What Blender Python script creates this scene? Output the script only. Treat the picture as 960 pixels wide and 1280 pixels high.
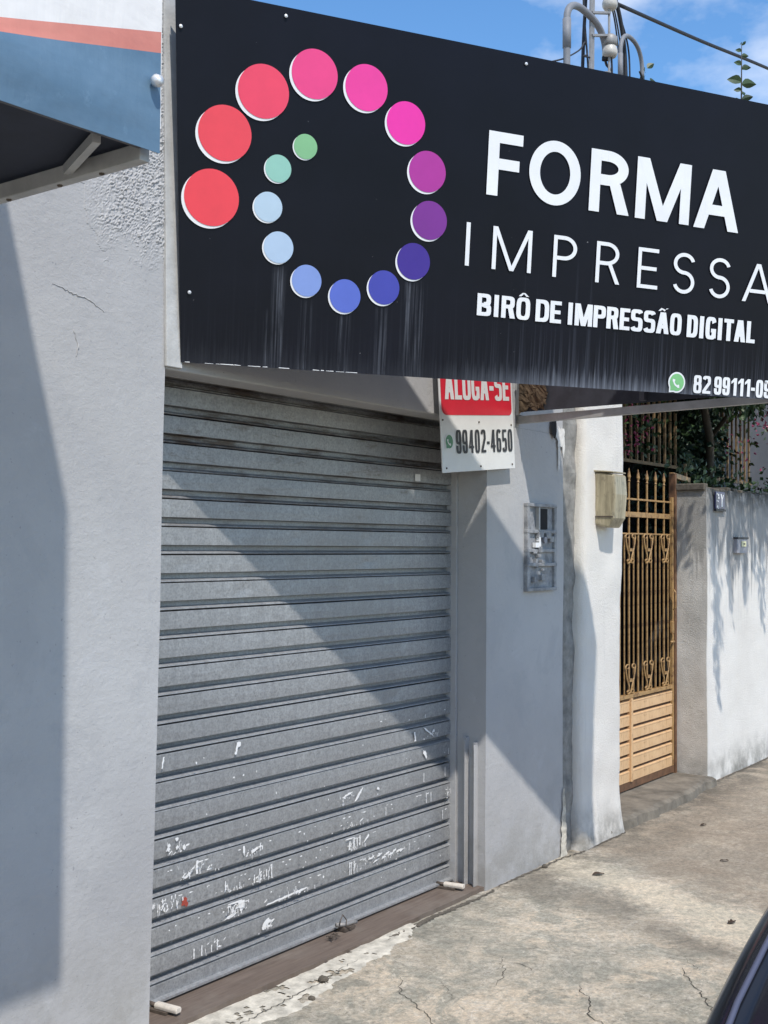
import bpy, bmesh, math, random
from mathutils import Vector, Matrix, noise

random.seed(7)
for o in list(bpy.data.objects):
    bpy.data.objects.remove(o)
scene = bpy.context.scene
COL = scene.collection

# ------------------------------------------------------------------ camera
cam_d = bpy.data.cameras.new('camera')
cam = bpy.data.objects.new('camera', cam_d)
COL.objects.link(cam)
rt, up, bk = (0.5870, -0.8095, 0.0061), (-0.02699, -0.01199, 0.99956), (-0.80906, -0.58702, -0.02889)
cam.matrix_world = Matrix(((rt[0], up[0], bk[0], 0.0), (rt[1], up[1], bk[1], 0.0),
                           (rt[2], up[2], bk[2], 1.61), (0, 0, 0, 1)))
cam_d.sensor_fit = 'VERTICAL'
cam_d.sensor_height = 36.0
cam_d.lens = 36.0 * 1469.0 / 1280.0
cam_d.clip_start = 0.05
cam_d.clip_end = 3000
scene.camera = cam
scene.render.resolution_x = 768
scene.render.resolution_y = 1024

# ------------------------------------------------------------------ sun and sky
SUN = Vector((-0.300, -0.474, 0.828)).normalized()
world = bpy.data.worlds.new('World')
scene.world = world
world.use_nodes = True
wn = world.node_tree
wn.nodes.clear()
w_out = wn.nodes.new('ShaderNodeOutputWorld')
w_bg = wn.nodes.new('ShaderNodeBackground')
w_sky = wn.nodes.new('ShaderNodeTexSky')
w_sky.sky_type = 'NISHITA'
w_sky.sun_disc = False
w_sky.sun_elevation = math.asin(SUN.z)
w_sky.sun_rotation = math.atan2(SUN.x, SUN.y)
w_sky.air_density = 1.0
w_sky.dust_density = 0.0
w_sky.ozone_density = 2.0
w_co = wn.nodes.new('ShaderNodeTexCoord')
w_map = wn.nodes.new('ShaderNodeMapping')
w_map.inputs['Scale'].default_value = (2.0, 2.0, 3.6)
w_map.inputs['Location'].default_value = (1.7, 3.1, 0.6)
w_no = wn.nodes.new('ShaderNodeTexNoise')
w_no.inputs['Scale'].default_value = 1.6
w_no.inputs['Detail'].default_value = 7
w_no.inputs['Roughness'].default_value = 0.55
w_rm = wn.nodes.new('ShaderNodeMapRange')
w_rm.inputs['From Min'].default_value = 0.48
w_rm.inputs['From Max'].default_value = 0.68
w_rm.inputs['To Max'].default_value = 0.80
w_mix = wn.nodes.new('ShaderNodeMixRGB')
w_mix.inputs['Color2'].default_value = (6.8, 6.7, 6.6, 1)
wn.links.new(w_co.outputs['Generated'], w_map.inputs['Vector'])
wn.links.new(w_map.outputs['Vector'], w_no.inputs['Vector'])
wn.links.new(w_no.outputs['Fac'], w_rm.inputs['Value'])
wn.links.new(w_rm.outputs['Result'], w_mix.inputs['Fac'])
w_hs = wn.nodes.new('ShaderNodeHueSaturation')
w_hs.inputs['Saturation'].default_value = 1.22
wn.links.new(w_sky.outputs['Color'], w_hs.inputs['Color'])
wn.links.new(w_hs.outputs['Color'], w_mix.inputs['Color1'])
wn.links.new(w_mix.outputs['Color'], w_bg.inputs['Color'])
w_bg.inputs['Strength'].default_value = 0.15
wn.links.new(w_bg.outputs['Background'], w_out.inputs['Surface'])

sun_d = bpy.data.lights.new('sun', 'SUN')
sun_d.energy = 2.9
sun_d.angle = math.radians(0.75)
sun_d.color = (1.0, 0.95, 0.88)
sun = bpy.data.objects.new('sun', sun_d)
sun.rotation_euler = SUN.to_track_quat('Z', 'Y').to_euler()
sun.location = (-4, -8, 14)
COL.objects.link(sun)

vs = scene.view_settings
vs.view_transform = 'Standard'
vs.look = 'None'
vs.gamma = 1.0
vs.exposure = 0.50
vs.use_curve_mapping = False

# ------------------------------------------------------------------ materials
def srgb(r, g, b):
    f = lambda c: (c / 255 / 12.92) if c / 255 <= 0.04045 else ((c / 255 + 0.055) / 1.055) ** 2.4
    return (f(r), f(g), f(b))

class NT:
    """small wrapper round a material's node tree"""
    def __init__(self, name):
        self.m = bpy.data.materials.new(name)
        self.m.use_nodes = True
        self.t = self.m.node_tree
        self.b = self.t.nodes['Principled BSDF']
        self.co = self.t.nodes.new('ShaderNodeTexCoord')
    def n(self, kind, **kw):
        nd = self.t.nodes.new(kind)
        for k, v in kw.items():
            nd.inputs[k.replace('_', ' ')].default_value = v
        return nd
    def l(self, a, b):
        self.t.links.new(a, b)
    def mapped(self, scale=(1, 1, 1), loc=(0, 0, 0)):
        mp = self.n('ShaderNodeMapping', Scale=scale, Location=loc)
        self.l(self.co.outputs['Object'], mp.inputs['Vector'])
        return mp.outputs['Vector']
    def noise(self, scale, detail=5, rough=0.6, vec=None, dist=0.0):
        nd = self.n('ShaderNodeTexNoise', Scale=scale, Detail=detail, Roughness=rough, Distortion=dist)
        self.l(vec if vec else self.co.outputs['Object'], nd.inputs['Vector'])
        return nd.outputs['Fac']
    def ramp(self, val, a, b, lo=0.0, hi=1.0):
        r = self.n('ShaderNodeMapRange', From_Min=a, From_Max=b, To_Min=lo, To_Max=hi)
        self.l(val, r.inputs['Value'])
        return r.outputs['Result']
    def mul(self, a, b):
        m = self.t.nodes.new('ShaderNodeMath'); m.operation = 'MULTIPLY'
        for i, v in enumerate((a, b)):
            if isinstance(v, (int, float)): m.inputs[i].default_value = v
            else: self.l(v, m.inputs[i])
        return m.outputs[0]
    def add(self, a, b):
        m = self.t.nodes.new('ShaderNodeMath'); m.operation = 'ADD'; m.use_clamp = True
        for i, v in enumerate((a, b)):
            if isinstance(v, (int, float)): m.inputs[i].default_value = v
            else: self.l(v, m.inputs[i])
        return m.outputs[0]
    def mix(self, fac, c1, c2, mode='MIX'):
        m = self.t.nodes.new('ShaderNodeMixRGB'); m.blend_type = mode
        if isinstance(fac, (int, float)): m.inputs[0].default_value = fac
        else: self.l(fac, m.inputs[0])
        for i, c in ((1, c1), (2, c2)):
            if isinstance(c, tuple): m.inputs[i].default_value = (*c[:3], 1)
            else: self.l(c, m.inputs[i])
        return m.outputs[0]
    def axis(self, which):
        s = self.t.nodes.new('ShaderNodeSeparateXYZ')
        self.l(self.co.outputs['Object'], s.inputs[0])
        return s.outputs[which]
    def color(self, c):
        if isinstance(c, tuple): self.b.inputs['Base Color'].default_value = (*c[:3], 1)
        else: self.l(c, self.b.inputs['Base Color'])
    def rough(self, r):
        if isinstance(r, (int, float)): self.b.inputs['Roughness'].default_value = r
        else: self.l(r, self.b.inputs['Roughness'])
    def bump(self, h, strength=0.3, dist=0.01):
        bn = self.n('ShaderNodeBump', Strength=strength, Distance=dist)
        self.l(h, bn.inputs['Height'])
        self.l(bn.outputs['Normal'], self.b.inputs['Normal'])

def simple(name, c, rough=0.6, metal=0.0, var=0.15, scale=8.0, bump=0.0, bscale=60.0, spec=None):
    t = NT(name)
    if var > 0:
        f = t.noise(scale, 6, 0.65)
        t.color(t.mix(t.ramp(f, 0.3, 0.7), tuple(x * (1 - var) for x in c), tuple(min(1, x * (1 + var)) for x in c)))
    else:
        t.color(c)
    t.rough(rough)
    t.b.inputs['Metallic'].default_value = metal
    if spec is not None: t.b.inputs['Specular IOR Level'].default_value = spec
    if bump > 0: t.bump(t.noise(bscale, 5), bump, 0.004)
    return t.m

def wall_paint():
    t = NT('blue_grey_painted_plaster')
    big = t.noise(1.3, 5, 0.6)
    mid = t.noise(9, 6, 0.7)
    c = t.mix(t.ramp(big, 0.32, 0.68), (0.385, 0.380, 0.380), (0.462, 0.458, 0.454))
    patch = t.noise(3.1, 7, 0.72, dist=0.5)
    c = t.mix(t.ramp(patch, 0.52, 0.60, 0, 0.40), c, (0.365, 0.366, 0.374))
    c = t.mix(t.ramp(patch, 0.40, 0.34, 0, 0.35), c, (0.495, 0.497, 0.505))
    c = t.mix(t.ramp(mid, 0.52, 0.75, 0, 0.35), c, (0.42, 0.416, 0.418))
    low = t.ramp(t.axis(2), 0.0, 0.45, 1, 0)
    c = t.mix(t.mul(low, t.ramp(t.noise(6, 7, 0.7), 0.42, 0.60, 0, 0.6)), c, (0.26, 0.25, 0.225))
    spk = t.noise(75, 3, 0.5)
    c = t.mix(t.ramp(spk, 0.70, 0.74, 0, 0.5), c, (0.2, 0.2, 0.21))
    t.color(c)
    t.rough(0.72)
    fine = t.noise(120, 4, 0.6)
    streaky = t.noise(14, 7, 0.7, vec=t.mapped((1, 1, 2.2)))
    pit = t.noise(34, 5, 0.7)
    t.bump(t.add(t.add(t.mul(fine, 0.2), t.mul(streaky, 0.5)), t.mul(t.ramp(pit, 0.35, 0.65), 0.22)), 0.55, 0.007)
    return t.m

def white_stucco(name, stains):
    t = NT(name)
    big = t.noise(1.6, 5, 0.65)
    c = t.mix(t.ramp(big, 0.3, 0.7), (0.70, 0.665, 0.61), (0.80, 0.77, 0.715))
    if stains:  # drip stains, plus foliage shade painted as a grey wash over the upper wall
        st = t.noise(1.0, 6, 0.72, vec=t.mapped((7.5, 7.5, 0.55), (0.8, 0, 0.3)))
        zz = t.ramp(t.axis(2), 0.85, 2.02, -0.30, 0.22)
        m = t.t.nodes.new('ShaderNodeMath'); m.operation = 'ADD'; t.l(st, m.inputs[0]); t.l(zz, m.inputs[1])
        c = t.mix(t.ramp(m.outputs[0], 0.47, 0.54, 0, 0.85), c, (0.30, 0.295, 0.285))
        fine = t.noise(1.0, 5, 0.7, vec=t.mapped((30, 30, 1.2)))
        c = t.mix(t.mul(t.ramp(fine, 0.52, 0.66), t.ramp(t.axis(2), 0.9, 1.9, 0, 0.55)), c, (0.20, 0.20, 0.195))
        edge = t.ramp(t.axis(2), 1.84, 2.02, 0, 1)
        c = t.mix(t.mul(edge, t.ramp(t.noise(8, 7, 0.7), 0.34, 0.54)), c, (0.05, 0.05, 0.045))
    else:
        fine = t.noise(1.0, 5, 0.7, vec=t.mapped((14, 14, 0.8)))
        c = t.mix(t.ramp(fine, 0.56, 0.74, 0, 0.35), c, (0.45, 0.45, 0.44))
    if stains:
        rev = t.mul(t.ramp(t.axis(0), 7.845, 7.875, 1, 0), t.ramp(t.noise(5, 7, 0.7), 0.30, 0.60, 0.35, 0.85))
        c = t.mix(rev, c, (0.36, 0.345, 0.31))
    low = t.ramp(t.axis(2), 0.02, 0.24, 1, 0)
    c = t.mix(t.mul(low, t.ramp(t.noise(7, 6), 0.36, 0.62, 0, 0.85)), c, (0.20, 0.19, 0.165))
    t.color(c)
    t.rough(0.9)
    t.bump(t.add(t.mul(t.noise(95, 4, 0.65), 0.9), t.mul(t.noise(260, 3, 0.6), 0.7)), 0.55, 0.010)
    return t.m

def galvanised():
    t = NT('galvanised_slat_steel')
    geo = t.t.nodes.new('ShaderNodeNewGeometry')
    P = geo.outputs['Position']
    def wmap(scale, loc=(0, 0, 0)):
        mp = t.n('ShaderNodeMapping', Scale=scale, Location=loc); t.l(P, mp.inputs['Vector']); return mp.outputs['Vector']
    sx = t.t.nodes.new('ShaderNodeSeparateXYZ'); t.l(P, sx.inputs[0]); Z = sx.outputs[2]
    v = t.n('ShaderNodeTexVoronoi', Scale=120.0); t.l(P, v.inputs['Vector'])
    f = t.noise(55, 6, 0.8, vec=P)
    mixv = t.add(t.mul(v.outputs['Distance'], 0.22), t.mul(f, 0.78))
    c = t.mix(t.ramp(mixv, 0.30, 0.66), (0.205, 0.209, 0.213), (0.425, 0.434, 0.440))
    vert = t.noise(2.0, 6, 0.65, vec=wmap((14, 1, 0.8)))
    c = t.mix(t.ramp(vert, 0.45, 0.72, 0, 0.5), c, (0.235, 0.24, 0.25))
    grime = t.noise(1.6, 5, 0.6, vec=P)
    c = t.mix(t.ramp(grime, 0.45, 0.7, 0, 0.45), c, (0.225, 0.23, 0.232))
    hi = t.ramp(Z, 1.50, 1.95, 0, 1)
    # grime lines and rust on the upper rolls, where slats rub
    ph = t.t.nodes.new('ShaderNodeMath'); ph.operation = 'FRACT'
    sc = t.mul(t.add(Z, -0.1065), 1 / 0.1001)
    sub_ = t.t.nodes.new('ShaderNodeMath'); sub_.operation = 'SUBTRACT'; t.l(Z, sub_.inputs[0]); sub_.inputs[1].default_value = 0.1065
    t.l(t.mul(sub_.outputs[0], 1 / 0.1001), ph.inputs[0])
    roll = t.ramp(ph.outputs[0], 0.64, 0.68, 0, 1)
    rust = t.noise(3.2, 7, 0.75, vec=wmap((1.0, 1, 5), (3, 1, 2)))
    c = t.mix(t.mul(t.mul(t.ramp(rust, 0.42, 0.62, 0, 0.95), hi), roll), c, (0.075, 0.050, 0.038))
    c = t.mix(t.mul(t.ramp(rust, 0.56, 0.66, 0, 0.6), hi), c, (0.13, 0.10, 0.08))
    t.color(c)
    t.rough(t.ramp(f, 0.3, 0.7, 0.36, 0.56))
    t.b.inputs['Metallic'].default_value = 0.30
    t.bump(t.noise(6, 4, vec=wmap((1, 1, 3))), 0.14, 0.006)
    return t.m

def concrete_ground():
    t = NT('worn_pavement_concrete')
    a = t.noise(1.3, 8, 0.66, dist=0.5)
    b = t.noise(4.2, 10, 0.78, dist=0.9)
    d = t.noise(12, 10, 0.80, dist=0.8)
    g = t.noise(48, 6, 0.85)
    col = t.mix(t.ramp(a, 0.38, 0.58), (0.385, 0.35, 0.28), (0.60, 0.50, 0.375))
    col = t.mix(t.ramp(b, 0.47, 0.56, 0, 0.85), col, (0.30, 0.287, 0.235))
    col = t.mix(t.ramp(d, 0.52, 0.60, 0, 0.60), col, (0.56, 0.505, 0.41))
    col = t.mix(t.ramp(d, 0.42, 0.36, 0, 0.60), col, (0.21, 0.20, 0.165))
    # pale worn-through veins
    v1 = t.noise(5.0, 8, 0.72, dist=1.4)
    sb = t.t.nodes.new('ShaderNodeMath'); sb.operation = 'SUBTRACT'; t.l(v1, sb.inputs[0]); sb.inputs[1].default_value = 0.5
    ab = t.t.nodes.new('ShaderNodeMath'); ab.operation = 'ABSOLUTE'; t.l(sb.outputs[0], ab.inputs[0])
    col = t.mix(t.mul(t.ramp(ab.outputs[0], 0.020, 0.002), t.ramp(b, 0.42, 0.52, 0.75, 0.1)), col, (0.66, 0.61, 0.53))
    peel = t.noise(5.5, 10, 0.80, dist=1.6)
    col = t.mix(t.ramp(peel, 0.585, 0.61, 0, 0.7), col, (0.64, 0.585, 0.485))
    col = t.mix(t.ramp(peel, 0.40, 0.36, 0, 0.75), col, (0.20, 0.19, 0.155))
    # slanting brown, cream and dark bands from the wall to the kerb, the dark one left by water: u is the distance along the street, sheared
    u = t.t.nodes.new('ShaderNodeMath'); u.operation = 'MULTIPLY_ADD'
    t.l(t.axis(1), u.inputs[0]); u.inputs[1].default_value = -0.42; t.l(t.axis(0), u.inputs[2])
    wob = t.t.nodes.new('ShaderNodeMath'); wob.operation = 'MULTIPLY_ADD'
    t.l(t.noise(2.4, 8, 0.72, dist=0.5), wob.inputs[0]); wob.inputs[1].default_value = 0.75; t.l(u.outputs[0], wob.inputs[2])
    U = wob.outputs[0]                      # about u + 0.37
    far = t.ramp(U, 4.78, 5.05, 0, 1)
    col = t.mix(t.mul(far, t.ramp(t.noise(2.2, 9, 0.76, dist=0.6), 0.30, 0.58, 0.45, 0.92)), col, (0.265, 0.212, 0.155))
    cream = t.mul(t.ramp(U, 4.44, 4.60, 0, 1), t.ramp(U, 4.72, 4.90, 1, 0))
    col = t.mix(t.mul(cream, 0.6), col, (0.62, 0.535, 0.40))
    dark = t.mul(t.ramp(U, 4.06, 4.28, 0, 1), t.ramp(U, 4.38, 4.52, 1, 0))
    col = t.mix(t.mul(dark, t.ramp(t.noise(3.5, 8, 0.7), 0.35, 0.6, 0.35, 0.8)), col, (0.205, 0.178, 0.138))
    # mould and soil at the foot of the walls and round the gate step
    wallside = t.ramp(t.axis(1), 2.45, 2.90, 0, 1)
    wm = t.mul(wallside, t.ramp(t.axis(0), 4.9, 5.8, 0.45, 1))
    col = t.mix(t.mul(wm, t.ramp(t.noise(4.5, 9, 0.76), 0.40, 0.56, 0, 0.9)), col, (0.105, 0.092, 0.070))
    grit = t.ramp(g, 0.34, 0.66, 0.72, 1.55)
    gm = t.t.nodes.new('ShaderNodeVectorMath'); gm.operation = 'SCALE'
    t.l(col, gm.inputs[0]); t.l(grit, gm.inputs['Scale']); col = gm.outputs[0]
    c = t.noise(46, 7, 0.75)
    col = t.mix(t.ramp(c, 0.60, 0.68, 0, 0.7), col, (0.12, 0.108, 0.085))
    col = t.mix(t.ramp(c, 0.38, 0.32, 0, 0.5), col, (0.62, 0.57, 0.48))
    t.color(col)
    t.rough(0.92)
    t.bump(t.add(t.mul(t.noise(80, 8, 0.8), 0.7), t.mul(peel, 0.5)), 1.0, 0.014)
    return t.m

def sign_vinyl():
    t = NT('black_sign_vinyl')
    base = t.mix(t.ramp(t.noise(2.2, 4), 0.3, 0.7), (0.0040, 0.0038, 0.0062), (0.0064, 0.0063, 0.0115))
    z = t.axis(2)
    def runs(sx, seed, k, lo, hi):
        """streaks that each start at their own height and run to the bottom edge"""
        n1 = t.noise(1.0, 3, 0.7, vec=t.mapped((sx, 0.0, 0.10), (seed, 0, 0)))
        zz = t.mul(z, -k)
        m = t.t.nodes.new('ShaderNodeMath'); m.operation = 'ADD'; t.l(n1, m.inputs[0]); t.l(zz, m.inputs[1])
        return t.ramp(m.outputs[0], lo, hi)
    xr = t.ramp(t.axis(0), 0.95, 1.5, 0.10, 1)
    wear = t.noise(1.0, 4, 0.7, vec=t.mapped((26, 1, 5), (1, 0, 4)))
    s_long = t.mul(runs(34, 3.0, 0.30, 0.47, 0.70), xr)
    s_fine = t.mul(runs(95, 9.0, 0.85, 0.40, 0.66), xr)
    s_foot = t.mul(runs(60, 5.0, 3.2, 0.28, 0.60), t.mul(xr, t.ramp(wear, 0.3, 0.7, 0.25, 1)))
    c = t.mix(t.mul(s_long, 0.20), base, (0.20, 0.22, 0.28))
    c = t.mix(t.mul(s_fine, 0.24), c, (0.24, 0.26, 0.32))
    c = t.mix(t.mul(s_foot, 0.58), c, (0.36, 0.39, 0.45))
    # rain runs below the lowest discs
    rn = None
    for x0, hw, z0 in ((0.325, 0.030, 0.36), (0.425, 0.028, 0.25), (0.572, 0.030, 0.22), (0.720, 0.030, 0.26), (0.845, 0.055, 0.36), (0.285, 0.012, 0.20)):
        d = t.t.nodes.new('ShaderNodeMath'); d.operation = 'SUBTRACT'; t.l(t.axis(0), d.inputs[0]); d.inputs[1].default_value = x0
        ab = t.t.nodes.new('ShaderNodeMath'); ab.operation = 'ABSOLUTE'; t.l(d.outputs[0], ab.inputs[0])
        m = t.mul(t.ramp(ab.outputs[0], hw * 0.5, hw, 1, 0), t.ramp(z, z0 - 0.03, z0 + 0.01, 1, 0))
        rn = m if rn is None else t.add(rn, m)
    hair = t.noise(1.0, 2, 0.6, vec=t.mapped((90, 1, 1.6), (7, 0, 0)))
    c = t.mix(t.mul(t.mul(rn, t.mul(t.ramp(hair, 0.46, 0.70), t.ramp(wear, 0.30, 0.65))), 0.36), c, (0.26, 0.28, 0.33))
    specks = t.noise(60, 2, 0.5)
    c = t.mix(t.ramp(specks, 0.77, 0.80, 0, 0.5), c, (0.4, 0.4, 0.42))
    t.color(c)
    t.rough(t.add(0.36, t.mul(s_fine, 0.2)))
    t.b.inputs['Specular IOR Level'].default_value = 0.17
    t.bump(t.noise(1.6, 2, vec=t.mapped((1, 1, 0.5))), 0.1, 0.02)
    return t.m

def wood_tile():
    t = NT('brown_wood_look_sill_tile')
    f = t.noise(5, 7, 0.65, vec=t.mapped((1.2, 14, 1)))
    c = t.mix(t.ramp(f, 0.3, 0.7), (0.105, 0.078, 0.062), (0.185, 0.145, 0.118))
    c = t.mix(t.ramp(t.noise(4, 6), 0.5, 0.7, 0, 0.6), c, (0.23, 0.20, 0.17))
    t.color(c)
    t.rough(0.55)
    return t.m

M = {}
M['wall'] = wall_paint()
M['white'] = white_stucco('stained_shaded_limewash', True)
M['white_col'] = white_stucco('white_roughcast', False)
M['slat'] = galvanised()
M['ground'] = concrete_ground()
M['vinyl'] = sign_vinyl()
M['sill'] = wood_tile()
M['strip'] = simple('pale_cement_strip', (0.50, 0.495, 0.475), 0.85, var=0.16, scale=12, bump=0.4, bscale=60)
M['rough_patch'] = simple('roughcast_grey_paint', (0.44, 0.45, 0.48), 0.8, var=0.2, scale=70, bump=0.5, bscale=150)
M['print_white'] = simple('white_print', (0.80, 0.80, 0.80), 0.45, var=0.05, scale=5)
M['frame'] = simple('pale_grey_painted_steel', (0.42, 0.42, 0.41), 0.55, var=0.18, scale=14, bump=0.2)
M['frame_dark'] = simple('dark_steel_tube', (0.10, 0.10, 0.11), 0.6, var=0.3, scale=12)
M['sign_back'] = simple('dark_sign_backing', (0.035, 0.037, 0.047), 0.7, var=0.4, scale=9)
M['cement'] = simple('bare_grey_cement', (0.25, 0.243, 0.225), 0.95, var=0.4, scale=12, bump=0.8, bscale=45)
M['step'] = simple('dirty_step_concrete', (0.165, 0.145, 0.115), 0.95, var=0.5, scale=7, bump=0.9, bscale=40)
M['mortar'] = simple('pale_broken_mortar', (0.53, 0.495, 0.42), 0.95, var=0.35, scale=22, bump=0.9, bscale=50)
M['crack'] = simple('dark_crack', (0.075, 0.068, 0.056), 1.0, var=0.4, scale=40)
M['dirt'] = simple('dark_soil', (0.11, 0.095, 0.075), 1.0, var=0.4, scale=30, bump=0.8, bscale=90)
M['bounce_road'] = simple('pale_bounce_surface', (0.30, 0.265, 0.215), 0.9, var=0.25, scale=30, bump=0.6, bscale=120)  # unseen road, made pale and warm to bounce fill onto the façade
M['earth'] = simple('dry_earth', (0.27, 0.22, 0.16), 0.95, var=0.25, scale=0.5)
M['kerb'] = simple('kerb_concrete', (0.34, 0.33, 0.30), 0.9, var=0.25, scale=9, bump=0.5)
M['black_hole'] = simple('black_void', (0.012, 0.012, 0.013), 0.9, var=0.2)
M['plaster'] = simple('raw_white_plaster', (0.72, 0.70, 0.66), 0.9, var=0.15, scale=30, bump=0.5)
M['splash'] = simple('white_paint_splash', (0.82, 0.82, 0.81), 0.5, var=0.04, scale=20)
M['red_splash'] = simple('red_paint_splash', (0.36, 0.06, 0.04), 0.5, var=0.2, scale=40)
M['rubber'] = simple('black_rubber', (0.02, 0.02, 0.02), 0.8, var=0.2)

def gate_paint():
    t = NT('ochre_gate_enamel')
    f = t.noise(11, 6, 0.7)
    c = t.mix(t.ramp(f, 0.3, 0.7), (0.33, 0.195, 0.075), (0.43, 0.265, 0.11))
    c = t.mix(t.ramp(t.noise(24, 6, 0.75), 0.50, 0.62, 0, 0.85), c, (0.13, 0.062, 0.03))
    t.color(c); t.rough(0.5)
    return t.m
M['gate'] = gate_paint()
def gate_panel_paint():
    t = NT('peach_gate_panel_enamel')
    f = t.noise(5, 6, 0.65)
    c = t.mix(t.ramp(f, 0.3, 0.7), (0.62, 0.39, 0.20), (0.72, 0.48, 0.265))
    st = t.noise(3.0, 6, 0.75, vec=t.mapped((9, 1, 0.8)))
    c = t.mix(t.ramp(st, 0.52, 0.66, 0, 0.65), c, (0.42, 0.23, 0.11))
    c = t.mix(t.ramp(t.noise(30, 6, 0.75), 0.58, 0.66, 0, 0.7), c, (0.24, 0.12, 0.06))
    c = t.mix(t.mul(t.ramp(t.axis(2), 0.0, 0.03, 1, 0), 0.0), c, (0.3, 0.2, 0.1))
    t.color(c); t.rough(0.5)
    return t.m
M['gate_panel'] = gate_panel_paint()
M['gate_rust'] = simple('rusty_gate_frame', (0.14, 0.07, 0.035), 0.75, var=0.4, scale=20, bump=0.3)
M['rail_iron'] = simple('faded_brown_railing_paint', (0.21, 0.135, 0.065), 0.7, var=0.4, scale=18)
def polycarb():
    t = NT('yellowed_meter_polycarbonate')
    st = t.noise(4, 6, 0.7, vec=t.mapped((8, 8, 0.9)))
    c = t.mix(t.ramp(st, 0.35, 0.65), (0.22, 0.19, 0.125), (0.47, 0.41, 0.28))
    c = t.mix(t.ramp(t.noise(18, 6, 0.7), 0.56, 0.68, 0, 0.7), c, (0.16, 0.14, 0.10))
    t.color(c); t.rough(0.35)
    return t.m
M['meter'] = polycarb()
def niche_metal():
    t = NT('overpainted_niche_metal')
    c = t.mix(t.ramp(t.noise(16, 5, 0.65), 0.36, 0.64), (0.17, 0.175, 0.185), (0.36, 0.365, 0.375))
    t.color(c); t.rough(0.6); t.bump(t.noise(40, 6), 0.6, 0.006)
    return t.m
M['niche'] = niche_metal()
def tarp(name, c, c2):
    t = NT(name)
    f = t.noise(3, 6, 0.65, vec=t.mapped((1, 1, 2.5)))
    col = t.mix(t.ramp(f, 0.32, 0.68), c, c2)
    col = t.mix(t.ramp(t.noise(30, 5, 0.7), 0.6, 0.8, 0, 0.5), col, tuple(min(1, x * 1.25 + 0.03) for x in c2))
    dirt = t.noise(2.4, 7, 0.72, vec=t.mapped((1.0, 1, 3.0), (4, 0, 1)))
    col = t.mix(t.ramp(dirt, 0.50, 0.66, 0, 0.40), col, tuple(x * 0.62 + 0.02 for x in c))
    t.color(col); t.rough(0.6)
    t.bump(t.add(t.mul(t.noise(4, 4), 0.8), t.mul(t.noise(1.0, 4, 0.6, vec=t.mapped((14, 1, 2))), 0.3)), 0.45, 0.02)
    return t.m
M['tarp_white'] = tarp('white_awning_tarp', (0.72, 0.69, 0.66), (0.80, 0.775, 0.75))
M['tarp_red'] = tarp('faded_coral_awning_stripe', (0.56, 0.19, 0.15), (0.66, 0.26, 0.20))
M['tarp_blue'] = tarp('faded_blue_awning_tarp', (0.085, 0.165, 0.25), (0.135, 0.225, 0.32))
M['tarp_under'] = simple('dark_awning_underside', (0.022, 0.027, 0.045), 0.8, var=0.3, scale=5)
M['bolt'] = simple('bright_bolt_cap', (0.7, 0.7, 0.7), 0.3, metal=0.4, var=0.05)
M['pvc'] = simple('weathered_grey_conduit', (0.20, 0.205, 0.22), 0.6, var=0.15, scale=10)
M['porcelain'] = simple('white_porcelain', (0.50, 0.47, 0.42), 0.3, var=0.25, scale=20)
M['galv'] = simple('galvanised_rack', (0.30, 0.29, 0.28), 0.55, metal=0.3, var=0.25, scale=20)
M['cable'] = simple('black_cable', (0.018, 0.018, 0.022), 0.6, var=0.2)
M['car'] = simple('black_car_paint', (0.010, 0.011, 0.015), 0.16, var=0.0, spec=0.6)
M['glint'] = simple('grey_crease_glint', (0.075, 0.08, 0.12), 0.4, var=0.0)
M['glass'] = simple('dark_car_glass', (0.012, 0.014, 0.016), 0.05, var=0.0)
M['chrome'] = simple('wheel_alloy', (0.45, 0.45, 0.46), 0.3, metal=0.8, var=0.05)
M['lamp'] = simple('lamp_lens', (0.6, 0.6, 0.62), 0.12, var=0.05)
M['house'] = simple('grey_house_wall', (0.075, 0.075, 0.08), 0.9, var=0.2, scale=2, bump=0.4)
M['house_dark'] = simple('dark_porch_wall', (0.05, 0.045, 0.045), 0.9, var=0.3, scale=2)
M['roof'] = simple('shade_roof_slab', (0.22, 0.21, 0.20), 0.9, var=0.2, scale=2)
def leaf_mat(name, a, b):
    t = NT(name)
    oi = t.noise(6, 3, 0.6)
    t.color(t.mix(t.ramp(oi, 0.35, 0.65), a, b))
    t.rough(0.5)
    return t.m
M['leaf'] = leaf_mat('vine_leaf', (0.018, 0.040, 0.014), (0.045, 0.085, 0.024))
M['leaf_dark'] = leaf_mat('shade_shrub_leaf', (0.012, 0.03, 0.020), (0.025, 0.055, 0.03))
M['petal'] = leaf_mat('bougainvillea_bract', (0.20, 0.02, 0.06), (0.34, 0.05, 0.11))
M['stem'] = simple('vine_stem', (0.05, 0.042, 0.03), 0.8, var=0.3, scale=20)
M['dry_leaf'] = simple('dry_brown_leaf', (0.055, 0.034, 0.02), 0.8, var=0.4, scale=30)
M['rent_white'] = simple('rent_board_white', (0.74, 0.74, 0.73), 0.4, var=0.06, scale=6)
M['rent_red'] = simple('rent_board_red', (0.66, 0.022, 0.045), 0.4, var=0.08, scale=6)
M['ink'] = simple('black_ink', (0.022, 0.021, 0.026), 0.5, var=0.2, scale=20)
M['icon_green'] = simple('chat_icon_green', (0.20, 0.50, 0.20), 0.45, var=0.1, scale=10)
M['icon_dark_green'] = simple('dark_chat_icon_green', (0.06, 0.22, 0.11), 0.45, var=0.1, scale=10)
M['plaque_blue'] = simple('enamel_blue', (0.045, 0.045, 0.12), 0.3, var=0.3, scale=30)
M['bell'] = simple('bell_plastic', (0.28, 0.28, 0.31), 0.5, var=0.1)
M['bell_button'] = simple('yellowed_button', (0.62, 0.60, 0.36), 0.4, var=0.1)
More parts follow.
